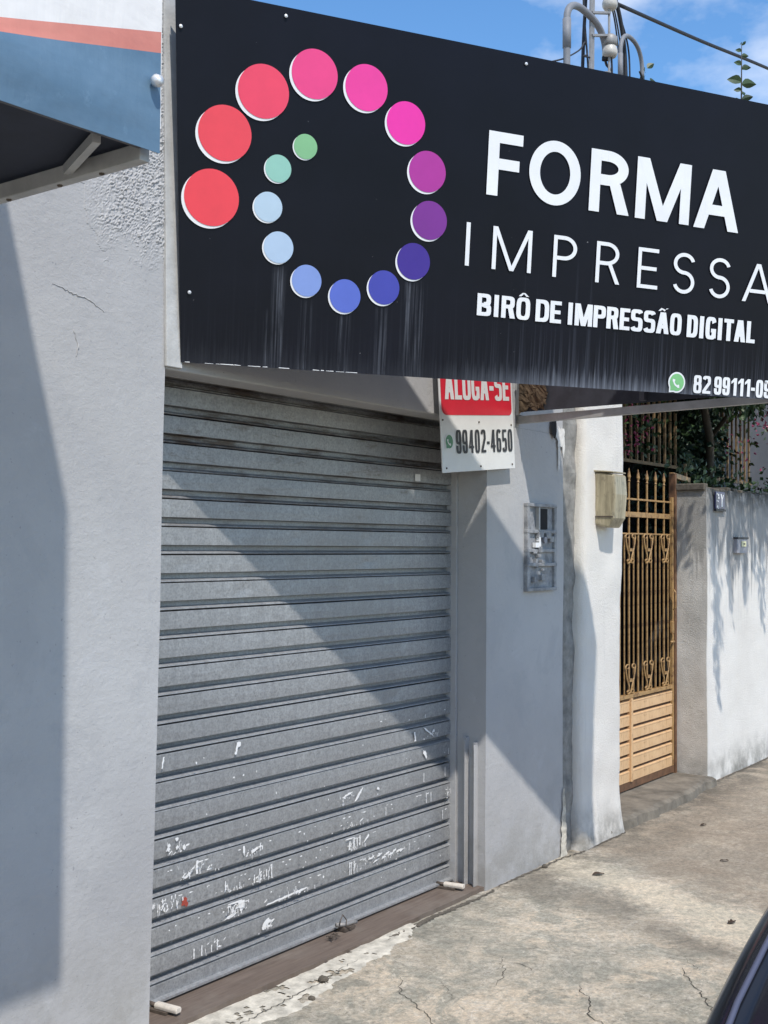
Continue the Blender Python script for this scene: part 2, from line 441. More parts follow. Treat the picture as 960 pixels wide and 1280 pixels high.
M['lock'] = simple('lock_cream_plastic', (0.66, 0.60, 0.52), 0.5, var=0.2, scale=40)
M['lock_dark'] = simple('lock_rusty_iron', (0.09, 0.07, 0.055), 0.7, var=0.4, scale=40)

# ------------------------------------------------------------------ mesh helpers
class MB:
    def __init__(self):
        self.v = []; self.f = []
    def poly(self, pts):
        b = len(self.v); self.v += [tuple(p) for p in pts]
        self.f.append(tuple(range(b, b + len(pts)))); return self
    def box(self, x0, x1, y0, y1, z0, z1):
        b = len(self.v)
        self.v += [(x, y, z) for z in (z0, z1) for y in (y0, y1) for x in (x0, x1)]
        for q in ((0, 2, 3, 1), (4, 5, 7, 6), (0, 1, 5, 4), (2, 6, 7, 3), (0, 4, 6, 2), (1, 3, 7, 5)):
            self.f.append(tuple(b + i for i in q))
        return self
    def prism(self, prof, axis, a, b):
        """closed profile of (u,v) swept along an axis; axis x: (y,z), y: (x,z), z: (x,y)"""
        mk = {'x': lambda u, v, t: (t, u, v), 'y': lambda u, v, t: (u, t, v), 'z': lambda u, v, t: (u, v, t)}[axis]
        n = len(prof); s = len(self.v)
        self.v += [mk(u, v, a) for u, v in prof] + [mk(u, v, b) for u, v in prof]
        for i in range(n):
            j = (i + 1) % n
            self.f.append((s + i, s + j, s + n + j, s + n + i))
        self.f.append(tuple(s + i for i in range(n))[::-1]); self.f.append(tuple(s + n + i for i in range(n)))
        return self
    def tube(self, pts, r, seg=8, caps=True):
        pts = [Vector(p) for p in pts]
        rs = r if isinstance(r, (list, tuple)) else [r] * len(pts)
        s = len(self.v); prev = None
        for i, p in enumerate(pts):
            d = (pts[min(i + 1, len(pts) - 1)] - pts[max(i - 1, 0)]).normalized()
            if prev is None:
                a = d.orthogonal().normalized()
            else:
                a = (prev - d * prev.dot(d)).normalized()
            prev = a; c = d.cross(a)
            for k in range(seg):
                t = 2 * math.pi * k / seg
                self.v.append(tuple(p + (a * math.cos(t) + c * math.sin(t)) * rs[i]))
        for i in range(len(pts) - 1):
            for k in range(seg):
                k2 = (k + 1) % seg
                self.f.append((s + i * seg + k, s + i * seg + k2, s + (i + 1) * seg + k2, s + (i + 1) * seg + k))
        if caps:
            self.f.append(tuple(s + k for k in range(seg))[::-1])
            e = s + (len(pts) - 1) * seg
            self.f.append(tuple(e + k for k in range(seg)))
        return self
    def bar(self, a, b, w, h, upv=(0, 0, 1)):
        a = Vector(a); b = Vector(b); d = (b - a).normalized(); u = Vector(upv)
        sd = d.cross(u).normalized(); u = sd.cross(d).normalized(); s = len(self.v)
        for p in (a, b):
            for i, j in ((-1, -1), (1, -1), (1, 1), (-1, 1)):
                self.v.append(tuple(p + sd * (w / 2 * i) + u * (h / 2 * j)))
        for q in ((0, 1, 2, 3), (7, 6, 5, 4), (0, 4, 5, 1), (1, 5, 6, 2), (2, 6, 7, 3), (3, 7, 4, 0)):
            self.f.append(tuple(s + i for i in q))
        return self
    def lathe(self, prof, c, seg=16, axis='z'):
        s = len(self.v); n = len(prof)
        for r, h in prof:
            for k in range(seg):
                t = 2 * math.pi * k / seg; x, y = r * math.cos(t), r * math.sin(t)
                p = {'z': (x, y, h), 'y': (x, h, y), 'x': (h, x, y)}[axis]
                self.v.append((c[0] + p[0], c[1] + p[1], c[2] + p[2]))
        for i in range(n - 1):
            for k in range(seg):
                k2 = (k + 1) % seg
                self.f.append((s + i * seg + k, s + i * seg + k2, s + (i + 1) * seg + k2, s + (i + 1) * seg + k))
        self.f.append(tuple(s + k for k in range(seg))[::-1])
        self.f.append(tuple(s + (n - 1) * seg + k for k in range(seg)))
        return self
    def mesh(self, name):
        me = bpy.data.meshes.new(name)
        me.from_pydata(self.v, [], self.f)
        bm = bmesh.new(); bm.from_mesh(me)
        bmesh.ops.recalc_face_normals(bm, faces=bm.faces)
        bm.to_mesh(me); bm.free()
        return me
    def build(self, name, mat, parent=None, smooth=False, bevel=0.0, fix=True):
        if fix:
            me = self.mesh(name)
        else:
            me = bpy.data.meshes.new(name); me.from_pydata(self.v, [], self.f)
        me.materials.append(M[mat] if isinstance(mat, str) else mat)
        return link(name, me, parent, smooth, bevel)

def link(name, me, parent=None, smooth=False, bevel=0.0):
    o = bpy.data.objects.new(name, me)
    COL.objects.link(o)
    if parent: o.parent = parent
    if smooth:
        me.polygons.foreach_set('use_smooth', [True] * len(me.polygons))
    if bevel > 0:
        b = o.modifiers.new('bevel', 'BEVEL'); b.width = bevel; b.segments = 2; b.limit_method = 'ANGLE'
        b.angle_limit = math.radians(40)
    return o

def tag(o, label, cat, group=None):
    o['label'] = label; o['category'] = cat
    if group: o['group'] = group
    return o
def structure(o):
    o['kind'] = 'structure'; return o
def thing(name, label, cat, loc=(0, 0, 0), rz=0.0, group=None):
    o = bpy.data.objects.new(name, None); COL.objects.link(o)
    o.empty_display_size = 0.1
    o.location = loc; o.rotation_euler = (0, 0, rz)
    return tag(o, label, cat, group)

def fbm(x, y, z, oct=3):
    s = 0; a = 1.0
    for i in range(oct):
        s += a * noise.noise(Vector((x, y, z)) * (2 ** i)); a *= 0.5
    return s

def wall_grid(mb, fx, z0, z1, Y, nx, nz, amp, seed, freq=1.6):
    """uneven front face of a wall between x=fx(z)[0] and fx(z)[1], flat thickness behind"""
    s = len(mb.v)
    for j in range(nz + 1):
        z = z0 + (z1 - z0) * j / nz; a, b = fx(z)
        for i in range(nx + 1):
            x = a + (b - a) * i / nx
            d = amp * fbm(x * freq + seed, z * freq, seed)
            mb.v.append((x, Y + d, z))
    for j in range(nz):
        for i in range(nx):
            k = s + j * (nx + 1) + i
            mb.f.append((k, k + 1, k + nx + 2, k + nx + 1))
    return mb

# ------------------------------------------------------------------ setting
YF, YS = 2.889, 3.077          # façade plane and shutter plane

g = MB().poly([(-400, -400, -0.30), (400, -400, -0.30), (400, 400, -0.30), (-400, 400, -0.30)])
structure(g.build('ground', 'earth', fix=False))
g = MB().poly([(-60, -7.0, -0.16), (80, -7.0, -0.16), (80, 0.93, -0.16), (-60, 0.93, -0.16)])
structure(g.build('road', 'bounce_road', fix=False))
g = MB().box(-60, 80, -9.5, -7.0, -0.29, -0.02)
structure(g.build('opposite_pavement', 'kerb'))
kerb = None
g = MB()
x = -12.0
while x < 30:
    g.box(x, x + 0.99, 0.80, 0.95, -0.29, -0.028); x += 1.0
structure(g.build('kerb', 'kerb', bevel=0.012))

def pave_z(x, y):
    z = 0.006 * fbm(x * 1.4, y * 1.4, 3.1) + 0.0025 * fbm(x * 7, y * 7, 9.0)
    return z - 0.014 + 0.010 * max(0.0, min(1.0, (x - 6.2) / 2.0))
g = MB()
def pave_patch(x0, x1, y0, y1, nx, ny):
    s = len(g.v)
    for j in range(ny + 1):
        for i in range(nx + 1):
            px = x0 + (x1 - x0) * i / nx; py = y0 + (y1 - y0) * j / ny
            g.v.append((px, py, pave_z(px, py)))
    for j in range(ny):
        for i in range(nx):
            k = s + j * (nx + 1) + i
            g.f.append((k, k + 1, k + nx + 2, k + nx + 1))
pave_patch(-12, 2.0, 0.951, 3.3, 40, 12)
pave_patch(2.0, 9.5, 0.951, 3.3, 190, 60)
pave_patch(9.5, 30, 0.951, 3.3, 60, 12)
pavement = structure(g.build('pavement', 'ground', smooth=True, fix=False))

def ribbon(mb, pts, w, zoff, jag=0.25):
    """irregular thin ribbon that follows the pavement"""
    P = []
    for a, b in zip(pts[:-1], pts[1:]):
        n = max(2, int((Vector(b) - Vector(a)).length / 0.015))
        for i in range(n):
            t = i / n
            P.append((a[0] + (b[0] - a[0]) * t, a[1] + (b[1] - a[1]) * t))
    P.append(pts[-1])
    L, R = [], []
    n = len(P)
    for i, p in enumerate(P):
        d = Vector(P[min(i + 1, n - 1)]) - Vector(P[max(i - 1, 0)])
        d.normalize(); nn = Vector((-d.y, d.x))
        ww = w * (0.35 + 0.65 * math.sin(math.pi * min(1, (i + 0.5) / n))) * random.uniform(0.6, 1.3)
        jx = nn * random.uniform(-jag, jag) * 0.012
        for side, lst in ((1, L), (-1, R)):
            q = Vector(p) + jx + nn * ww * side * 0.5
            lst.append((q.x, q.y, pave_z(q.x, q.y) + zoff))
    for i in range(n - 1):
        mb.poly([L[i], L[i + 1], R[i + 1], R[i]])

cracks = [([(4.08, 2.36), (4.001, 2.329), (3.955, 2.283), (3.88, 2.252), (3.783, 2.23)], 0.007),
          ([(3.99, 1.99), (3.924, 1.945), (3.912, 1.913), (3.865, 1.883), (3.796, 1.861), (3.746, 1.831), (3.727, 1.779), (3.71, 1.738), (3.6, 1.69)], 0.010),
          ([(4.40, 1.75), (4.336, 1.722), (4.29, 1.681), (4.212, 1.61), (4.162, 1.58), (4.083, 1.523), (3.98, 1.43)], 0.012),
          ([(4.51, 1.79), (4.42, 1.70), (4.336, 1.722)], 0.004),
          ([(4.051, 2.291), (4.043, 2.247), (4.017, 2.2)], 0.006),
          ([(3.675, 2.568), (3.583, 2.513), (3.534, 2.478), (3.505, 2.417), (3.462, 2.347), (3.433, 2.293), (3.364, 2.221), (3.27, 2.15)], 0.009),
          ([(3.72, 2.42), (3.66, 2.36), (3.60, 2.30)], 0.004),
          ([(6.6, 2.35), (7.1, 2.22), (7.7, 2.15), (8.4, 2.0)], 0.008),
          ([(5.9, 1.75), (6.4, 1.95), (6.9, 1.98)], 0.006)]
for pts, w in cracks:
    c = MB(); ribbon(c, pts, w * 0.45, 0.0022, 0.7)
    c.build('crack', 'crack', pavement, fix=False)

# brown wood-look sill under the shutter, pale broken mortar along its edge
sill = MB()
n = 60
front = []
for i in range(n + 1):
    x = 2.60 + (4.86 - 2.60) * i / n
    front.append((x, 2.892 + 0.006 * math.sin(x * 3) + random.uniform(-0.004, 0.004)))
s = len(sill.v)
for x, y in front: sill.v.append((x, y, 0.004))
for x, y in front: sill.v.append((x, 3.30, 0.004))
for x, y in front: sill.v.append((x, y, -0.03))
for i in range(n):
    sill.f.append((i, i + 1, n + 1 + i + 1, n + 1 + i)); sill.f.append((2 * n + 2 + i, 2 * n + 3 + i, i + 1, i))
door_sill = structure(sill.build('door_sill', 'sill', fix=False))

mo = MB()
outer = [(2.3, 2.60), (2.6, 2.63), (3.008, 2.668), (3.167, 2.662), (3.35, 2.70), (3.569, 2.726), (3.838, 2.745), (4.05, 2.80), (4.2, 2.86)]
def outer_y(x):
    for (a, ya), (b, yb) in zip(outer[:-1], outer[1:]):
        if a <= x <= b: return ya + (yb - ya) * (x - a) / (b - a)
    return outer[-1][1]
nx, ny = 190, 14
s0 = len(mo.v)
for i in range(nx + 1):
    x = 2.3 + 1.9 * i / nx
    yo = outer_y(x) + 0.035 * fbm(x * 9, 2.2, 1.0) + 0.012 * fbm(x * 40, 1.2, 4.0)
    for j in range(ny + 1):
        t = j / ny
        y = yo + (2.905 - yo) * t
        h = 0.004 * min(1.0, t * 5) * (1.0 if t < 0.99 else 0.3)
        h += 0.0015 * fbm(x * 16, y * 16, 5.0) + 0.0012 * fbm(x * 60, y * 60, 2.0)
        mo.v.append((x, y, pave_z(x, y) + (h if t > 0 else -0.006)))
for i in range(nx):
    for j in range(ny):
        k = s0 + i * (ny + 1) + j
        vx, vy, _ = mo.v[k]
        if fbm(vx * 9, vy * 11, 6.0) + 0.5 * fbm(vx * 30, vy * 30, 2.0) > -0.42 + 0.55 * max(0, (0.35 - j / ny)):
            mo.f.append((k, k + ny + 1, k + ny + 2, k + 1))
mo.build('mortar_edge', 'mortar', pavement, smooth=True, fix=False)
c = MB(); ribbon(c, [(2.75, 2.77), (3.0, 2.745), (3.292, 2.767), (3.37, 2.764), (3.454, 2.773), (3.7, 2.80)], 0.004, 0.0075, 0.7)
c.build('crack', 'crack', pavement, fix=False)
# dirt lying in the broken joint near the right end of the sill and along the wall foot
c = MB()
for pts, w in (([(3.86, 2.83), (4.0, 2.855), (4.3, 2.865), (4.6, 2.86), (4.80, 2.852), (4.86, 2.868)], 0.030),
               ([(4.9, 2.878), (5.2, 2.876), (5.5, 2.868), (5.62, 2.86)], 0.016),
               ([(5.60, 2.86), (5.70, 2.845), (5.95, 2.835), (6.26, 2.835), (6.30, 2.86)], 0.018),
               ([(7.87, 2.93), (8.4, 2.935), (9.6, 2.935)], 0.02)):
    ribbon(c, pts, w, 0.0035, jag=0.6)
d = c.build('joint_dirt', 'dirt', pavement, fix=False); d['kind'] = 'stuff'

# ------------------------------------------------------------------ shop building
shop = thing('shop_building', 'blue grey plastered shopfront with roller shutter opening and square pier', 'building')
jx = lambda z: 2.6965 + 0.0168 * z           # left jamb leans a little
w = MB()
wall_grid(w, lambda z: (-3.5, jx(z)), -0.08, 3.48, YF, 200, 110, 0.004, 1.3)
nz = 80
s = len(w.v)
for j in range(nz + 1):
    z = -0.08 + 3.56 * j / nz
    w.v.append((jx(z), YF + 0.004 * fbm(jx(z) * 1.6 + 1.3, z * 1.6, 1.3), z)); w.v.append((jx(z), 3.40, z))
for j in range(nz):
    k = s + 2 * j
    w.f.append((k, k + 1, k + 3, k + 2))
w.poly([(-3.5, YF, 3.48), (2.755, YF, 3.48), (2.755, 3.4, 3.48), (-3.5, 3.4, 3.48)])
w.build('wall', 'wall', shop, smooth=False)
# right pier with its reveal
w = MB()
wall_grid(w, lambda z: (4.815, 5.60 + 0.004 * math.sin(z * 5)), -0.08, 2.2, YF, 30, 60, 0.003, 6.1)
nzp = 60; s = len(w.v)
for j in range(nzp + 1):
    z = -0.08 + 2.28 * j / nzp
    w.v.append((4.815, YF + 0.003 * fbm(4.815 * 1.6 + 6.1, z * 1.6, 6.1), z)); w.v.append((4.815, 3.4, z))
for j in range(nzp):
    k = s + 2 * j
    w.f.append((k, k + 1, k + 3, k + 2))
w.box(4.83, 5.595, 2.91, 3.4, -0.08, 2.2)
w.build('pier', 'wall', shop)
w = MB().box(2.735, 5.60, 2.890, 3.02, 2.197, 3.476)
w.build('lintel', 'wall', shop, bevel=0.006)
w = MB().box(2.60, 4.815, 3.02, 3.4, 2.30, 3.47)
w.build('shutter_housing', 'sign_back', shop)
w = MB().box(-3.5, 5.6, 3.4, 8.0, -0.05, 3.2)
w.build('shop_body', 'wall', shop)
# rough strip where the pier meets the neighbour's column
w = MB(); wall_grid(w, lambda z: (5.55, 5.84), -0.05, 2.6, 2.912, 10, 90, 0.014, 3.7, 6.0)
w.build('joint_strip', 'cement', shop)
# knocked-out plaster at the foot of the pier's edge
w = MB(); rr = random.Random(19)
L_, R_ = [], []
for i in range(26):
    t_ = i / 25; z = -0.02 + 0.36 * t_
    cxx = 5.598 + 0.010 * fbm(z * 14, 1, 1); hw = (0.030 * (1 - t_) + 0.006) * rr.uniform(0.7, 1.15)
    L_.append((cxx - hw, 2.8835 - rr.uniform(0, 0.003), z)); R_.append((cxx + hw, 2.879 - rr.uniform(0, 0.004), z))
for i in range(25): w.poly([L_[i], R_[i], R_[i + 1], L_[i + 1]])
w.build('chipped_edge', 'mortar', shop, fix=False)

# roughcast patch between the awning and the sign
bm = bmesh.new()
nxp, nzp2 = 120, 190
grid = {}
for j in range(nzp2 + 1):
    for i in range(nxp + 1):
        x = 2.12 + 0.60 * i / nxp; z = 2.42 + 1.06 * j / nzp2
        e = 0.08 * fbm(x * 6, z * 6, 2.0) + 0.06 * fbm(x * 22, z * 22, 8.0)
        lim = 2.66 - 0.55 * (x - 2.38) / 0.30 if x > 2.38 else 2.72
        lim = max(lim, 2.52)
        inside = min(x - 2.36 - e, z - lim - e * 0.8, 1.0)
        h = -0.004
        if inside > 0:
            k = min(1.0, inside / 0.14) ** 1.3
            h = k * (0.0015 + 0.011 * abs(noise.noise(Vector((x * 85, z * 85, 1.0)))) + 0.004 * noise.noise(Vector((x * 170, z * 170, 5.0))))
        grid[i, j] = (x, YF - h - 0.0015, z, inside)
for j in range(nzp2):
    for i in range(nxp):
        q = [grid[i, j], grid[i + 1, j], grid[i + 1, j + 1], grid[i, j + 1]]
        if max(p[3] for p in q) > -0.012 and q[1][0] < jx(q[1][2]) - 0.01:
            bm.faces.new([bm.verts.new(p[:3]) for p in q])
bmesh.ops.remove_doubles(bm, verts=bm.verts, dist=0.0004)
me = bpy.data.meshes.new('rough_patch'); bm.to_mesh(me); bm.free(); me.materials.append(M['rough_patch'])
link('rough_patch', me, shop)
me.materials[0] = M['wall']

# cracked ridges in the left wall's plaster
for pts in ([(2.27, 2.40), (2.33, 2.385), (2.40, 2.375), (2.47, 2.345), (2.50, 2.35)], [(2.35, 2.27), (2.37, 2.22), (2.36, 2.18)], [(2.60, 2.53), (2.66, 2.50), (2.69, 2.43), (2.70, 2.36)]):
    r_ = MB()
    P3 = []
    for (a, b), (c_, d_) in zip(pts[:-1], pts[1:]):
        for k in range(8):
            t_ = k / 8; P3.append((a + (c_ - a) * t_ + random.uniform(-.003, .003), YF + 0.001, b + (d_ - b) * t_ + random.uniform(-.003, .003)))
    r_.tube(P3, [0.0008 + 0.0018 * math.sin(math.pi * k / (len(P3) - 1)) * random.uniform(0.3, 1.3) for k in range(len(P3))], 6)
    r_.build('plaster_ridge', 'wall', shop, smooth=True)

# hole and raw plaster high on the pier
h = MB()
def blob(mb, cx, cz, rx, rz, Y, n=18, jag=0.25, sd=0):
    rr = random.Random(sd)
    mb.poly([(cx + rx * math.cos(2 * math.pi * k / n) * (1 + rr.uniform(-jag, jag)), Y,
              cz + rz * math.sin(2 * math.pi * k / n) * (1 + rr.uniform(-jag, jag))) for k in range(n)])
blob(h, 5.475, 2.235, 0.030, 0.055, YF - 0.012, 18, 0.15, 3)
h.build('cable_hole', 'black_hole', shop, fix=False)
h = MB()
blob(h, 5.545, 2.20, 0.045, 0.05, YF - 0.010, 22, 0.45, 5)
blob(h, 5.535, 2.10, 0.010, 0.09, YF - 0.0095, 14, 0.3, 6)
blob(h, 5.585, 2.16, 0.02, 0.06, YF - 0.0092, 14, 0.4, 8)
h.build('plaster_patch', 'plaster', shop, fix=False)

# electrical niche set into the pier, painted over
nb = shop
w = MB()
x0, x1, z0, z1 = 5.188, 5.476, 1.395, 1.822
for a in ((x0 - 0.012, x0 + 0.012, z0, z1), (x1 - 0.012, x1 + 0.012, z0, z1)):
    w.box(a[0], a[1], YF - 0.022, YF + 0.004, a[2], a[3])
for zz in (z0, 1.520, 1.592, 1.688, z1):
    w.box(x0 - 0.014, x1 + 0.014, YF - 0.024, YF + 0.004, zz - 0.009, zz + 0.009)
niche = thing('meter_niche', 'painted over electrical panel frame set in the pier, doors missing', 'electrical panel')
w.build('frame', 'niche', niche, bevel=0.003)
w = MB().box(x0, x1, YF - 0.008, YF - 0.004, z0, z1)
w.build('back_plate', 'niche', niche)
w = MB().box(5.30, 5.40, YF - 0.0135, YF - 0.0085, 1.70, 1.805)
w.build('opening', 'black_hole', niche)
w = MB().box(5.285, 5.298, YF - 0.027, YF - 0.008, 1.695, 1.812)
w.build('jamb_strip', 'frame', niche)
rr = random.Random(4)
for k in range(16):
    w = MB()
    cx = rr.uniform(x0 + 0.03, x1 - 0.05); cz = rr.uniform(z0 + 0.02, 1.68)
    a, b = rr.uniform(0.012, 0.05), rr.uniform(0.008, 0.035)
    w.box(cx, cx + a, YF - 0.024 - rr.uniform(0, 0.006), YF - 0.0081, cz, cz + b)
    w.build('breaker_remnant', 'niche', niche, bevel=0.002)
w = MB().box(5.245, 5.285, YF - 0.030, YF - 0.012, 1.607, 1.632)
w.box(5.285, 5.30, YF - 0.030, YF - 0.012, 1.612, 1.66)
w.build('terminal_block', 'print_white', niche)
w = MB().lathe([(0.0, 0.0), (0.017, 0.0), (0.017, 0.012), (0.0, 0.014)], (5.345, YF - 0.034, 1.645), 14, 'y')
w.build('knob', 'bell', niche)

# ------------------------------------------------------------------ roller shutter
shutter = thing('roller_shutter', 'galvanised steel roller shutter, closed, with white paint splashes near its foot', 'roller shutter')
XL, XR = 2.62, 4.800
SP = 0.1001
def slat_mesh(q):
    """front skin of one slat, z measured upward from the flat's lower edge; flat above, roll below"""
    prof = [(0.014, -0.0325), (0.003, -0.0322), (0.0, -0.0300), (0.0010, -0.0275), (0.0085, -0.0240), (0.0180, -0.0210), (0.0280, -0.0190),
            (0.0280, -0.0030), (0.0230, -0.0010), (0.0005, 0.0), (0.0, 0.0015), (-0.0008, 0.031), (0.0, 0.0620), (0.0006, 0.0634), (0.014, 0.0640)]
    nx = 90
    vs_, fs = [], []
    for i in range(nx + 1):
        x = XL + (XR - XL) * i / nx
        for y, z in prof:
            wv = 0.0016 * noise.noise(Vector((x * 2.3, q * 7.7, z * 9))) + 0.0012 * noise.noise(Vector((x * 7.0, q * 3.1, z * 16)))
            for dx_, dr, dd in dents[q % 22]: wv += dd * math.exp(-((x - dx_) / dr) ** 2 - ((z - 0.03) / 0.022) ** 2)
            vs_.append((x, y + wv, z))
    m = len(prof)
    for i in range(nx):
        for j in range(m - 1):
            k = i * m + j
            fs.append((k, k + m, k + m + 1, k + 1))
    me = bpy.data.meshes.new('slat'); me.from_pydata(vs_, [], fs); me.materials.append(M['slat'])
    return me
rd = random.Random(50)
dents = [[(rd.uniform(2.8, 4.75), rd.uniform(0.02, 0.06), rd.uniform(0.001, 0.0035)) for _ in range(rd.choice((0, 0, 1, 2)))] for _ in range(22)]
slat_off = []
for k in range(22):
    o = link('slat', slat_mesh(k), shutter)
    dy = random.uniform(-0.0008, 0.0008)
    o.location = (0, YS + dy, 0.1065 + SP * k + random.uniform(-0.0008, 0.0008))
    o.rotation_euler = (random.uniform(-0.008, 0.008), random.uniform(-0.0003, 0.0003), 0)
    slat_off.append(dy)
b = MB().prism([(YS + 0.012, 0.072), (YS + 0.001, 0.068), (YS + 0.001, 0.024), (YS - 0.020, 0.021), (YS - 0.020, 0.013), (YS + 0.012, 0.013)], 'x', XL, XR)
b.build('bottom_bar', 'slat', shutter)
b = MB().box(XL, XR, YS + 0.032, YS + 0.042, 0.0, 2.4)
b.build('backing', 'sign_back', shutter)
for xa, xb in ((2.60, 2.625), (4.797, 4.812)):
    MB().box(xa, xb, YS - 0.03, YS + 0.05, 0.004, 2.29).build('guide_rail', 'wall', shutter, bevel=0.002)
# two lipped steel strips on the reveal
for yy, zt, wd in ((2.992, 0.70, 0.020), (2.938, 0.68, 0.016)):
    p = MB().box(4.790, 4.8145, yy - wd / 2, yy + wd / 2, 0.004, zt)
    p.box(4.778, 4.7899, yy - wd / 2, yy - wd / 2 + 0.004, 0.004, zt - 0.01)
    p.build('guide_strip', 'wall', shutter, bevel=0.0015)
MB().box(4.478, 4.520, YS - 0.0065, YS - 0.0035, 1.912, 1.944).build('sticker', 'print_white', shutter)

# splashes and drips of white paint: thin dried films on the slat flats
sp = MB()
rr = random.Random(11)
def flat_span(k):          # clear flat of slat k
    z = 0.1065 + SP * k
    return z + 0.003, z + 0.060
def drip(x, k, t0, t1, w, lean=0.0):
    a, b = flat_span(k); za = a + (b - a) * t0; zb = a + (b - a) * t1
    y = YS - 0.0054
    y -= 0.00001 * len(sp.f)
    n = 6; L, R = [], []
    for i in range(n + 1):
        t = i / n; z = zb + (za - zb) * t
        ww = w * (0.6 + 0.5 * rr.random()) * (1.2 if i == n else 1.0)
        xx = x + lean * t + rr.uniform(-0.15, 0.15) * w
        L.append((xx - ww / 2, y, z)); R.append((xx + ww / 2, y, z))
    for i in range(n): sp.poly([L[i], R[i], R[i + 1], L[i + 1]])
def dab(x, k, t, rx, rz, slope=0.0):
    a, b = flat_span(k); z = a + (b - a) * t
    n = 12
    pts = []
    for i in range(n):
        an = 2 * math.pi * i / n; q = 1 + rr.uniform(-0.4, 0.35)
        dx = rx * q * math.cos(an); dz = rz * q * math.sin(an) + slope * dx
        pts.append((x + dx, YS - 0.0050 - 0.00001 * len(sp.f), max(a, min(b, z + dz))))
    sp.poly(pts)
zc = lambda Z: int((Z - 0.1065) // SP)
# cluster list: x, slat, kind
for x, k in ((3.12, 0), (3.17, 0), (3.20, 0), (3.08, 0)):
    drip(x, k, 0.05, rr.uniform(0.5, 0.98), 0.006)
for dx in (0, 0.02, 0.038, 0.055, 0.075):
    drip(3.27 + dx, 1, rr.uniform(0.0, 0.5), rr.uniform(0.75, 0.98), 0.006, rr.uniform(-0.02, 0.005))
dab(3.30, 1, 0.93, 0.045, 0.005); dab(3.27, 1, 0.15, 0.03, 0.006, 0.2); dab(3.33, 1, 0.6, 0.015, 0.018)
for i in range(12): dab(2.88 + 0.012 * i + rr.uniform(-0.01, 0.01), 2, rr.uniform(0.2, 0.95), 0.003, rr.uniform(0.004, 0.012))
for x, t0, t1 in ((3.24, 0.1, 0.8), (3.40, 0.05, 0.6), (3.43, 0.0, 0.9), (3.47, 0.2, 0.7), (3.50, 0.0, 0.95), (3.455, 0.1, 0.4)):
    drip(x, 2, t0, t1, 0.006)
for x, t0, t1, w_ in ((3.09, 0.1, 0.95, 0.013), (3.105, 0.05, 0.5, 0.006)): drip(x, 3, t0, t1, w_)
dab(3.045, 3, 0.2, 0.02, 0.006, 0.5); dab(3.34, 3, 0.65, 0.006, 0.02, -1.0); dab(3.40, 3, 0.5, 0.02, 0.007, 0.3); dab(3.43, 3, 0.62, 0.012, 0.004)
for i in range(6): dab(2.97 + rr.uniform(-0.03, 0.06), 4, rr.uniform(0.2, 0.9), 0.007, 0.008)
drip(2.92, 7, 0.2, 0.9, 0.008, -0.008); drip(3.30, 7, 0.15, 0.85, 0.013, -0.012); dab(3.305, 7, 0.8, 0.011, 0.012)
for x in (4.00, 4.01, 4.03): drip(x, 1, 0.0, 0.95, 0.006)
for x in (4.00, 4.03, 4.05, 4.07): drip(x, 2, rr.uniform(0, 0.3), rr.uniform(0.7, 1.0), 0.008)
dab(4.12, 2, 0.6, 0.02, 0.008, 0.6); dab(4.0, 2, 0.95, 0.03, 0.004)
for i in range(9): dab(4.16 + 0.028 * i, 1, 0.55 + rr.uniform(-0.2, 0.3), 0.018, 0.005, 0.2)
for i in range(5): dab(3.50 + 0.045 * i, 1, 0.05 + 0.04 * i, 0.035, 0.004, 0.05)
dab(3.47, 0, 0.55, 0.025, 0.012, 0.4); dab(3.46, 0, 0.4, 0.012, 0.014); dab(3.50, 0, 0.62, 0.02, 0.004)
dab(3.98, 4, 0.75, 0.03, 0.005, 0.2); dab(4.06, 4, 0.5, 0.028, 0.008, 0.9); drip(3.95, 4, 0.0, 0.5, 0.006); dab(4.2, 4, 0.6, 0.01, 0.007)
drip(4.48, 6, 0.05, 0.8, 0.014, 0.01); dab(4.60, 6, 0.55, 0.045, 0.006, -0.55); dab(4.64, 6, 0.55, 0.012, 0.006)
dab(4.57, 5, 0.55, 0.018, 0.014, -0.9); drip(4.57, 7, 0.0, 0.3, 0.004)
for x, k in ((4.56, 4), (4.26, 3), (4.58, 3), (4.62, 3), (4.77, 5), (4.74, 4), (4.76, 3), (4.72, 2)): drip(x, k, 0.1, rr.uniform(0.5, 0.95), 0.005)
def smear(x, k, t, L, H, n_):
    """a brush dab that ran: fine drips of uneven length with a few thicker touches"""
    for i in range(n_):
        xx = x + rr.gauss(0, L); c0 = min(0.95, max(0.08, t + rr.gauss(0, H))); hh = rr.choice((0.08, 0.12, 0.2, 0.3, 0.5))
        if rr.random() < 0.8: drip(xx, k, max(0.0, c0 - hh * 0.6), min(1.0, c0 + hh * 0.4), rr.uniform(0.0015, 0.0048), rr.uniform(-0.006, 0.006))
        else: dab(xx, k, c0, rr.uniform(0.003, 0.012), rr.uniform(0.0015, 0.004), rr.uniform(-0.2, 0.8))
smear(3.30, 1, 0.6, 0.035, 0.25, 34); smear(3.28, 2, 0.2, 0.03, 0.15, 12); smear(4.03, 2, 0.4, 0.03, 0.3, 26); smear(4.08, 1, 0.6, 0.05, 0.25, 24)
smear(4.03, 3, 0.2, 0.05, 0.2, 16); smear(3.06, 3, 0.4, 0.04, 0.25, 18); smear(2.95, 2, 0.6, 0.05, 0.25, 22); smear(2.97, 4, 0.5, 0.03, 0.25, 12)
smear(3.45, 2, 0.4, 0.04, 0.3, 18); smear(3.62, 1, 0.2, 0.09, 0.10, 26); smear(4.30, 1, 0.6, 0.08, 0.15, 26); smear(3.47, 0, 0.5, 0.02, 0.15, 16); smear(3.15, 0, 0.7, 0.05, 0.25, 12)
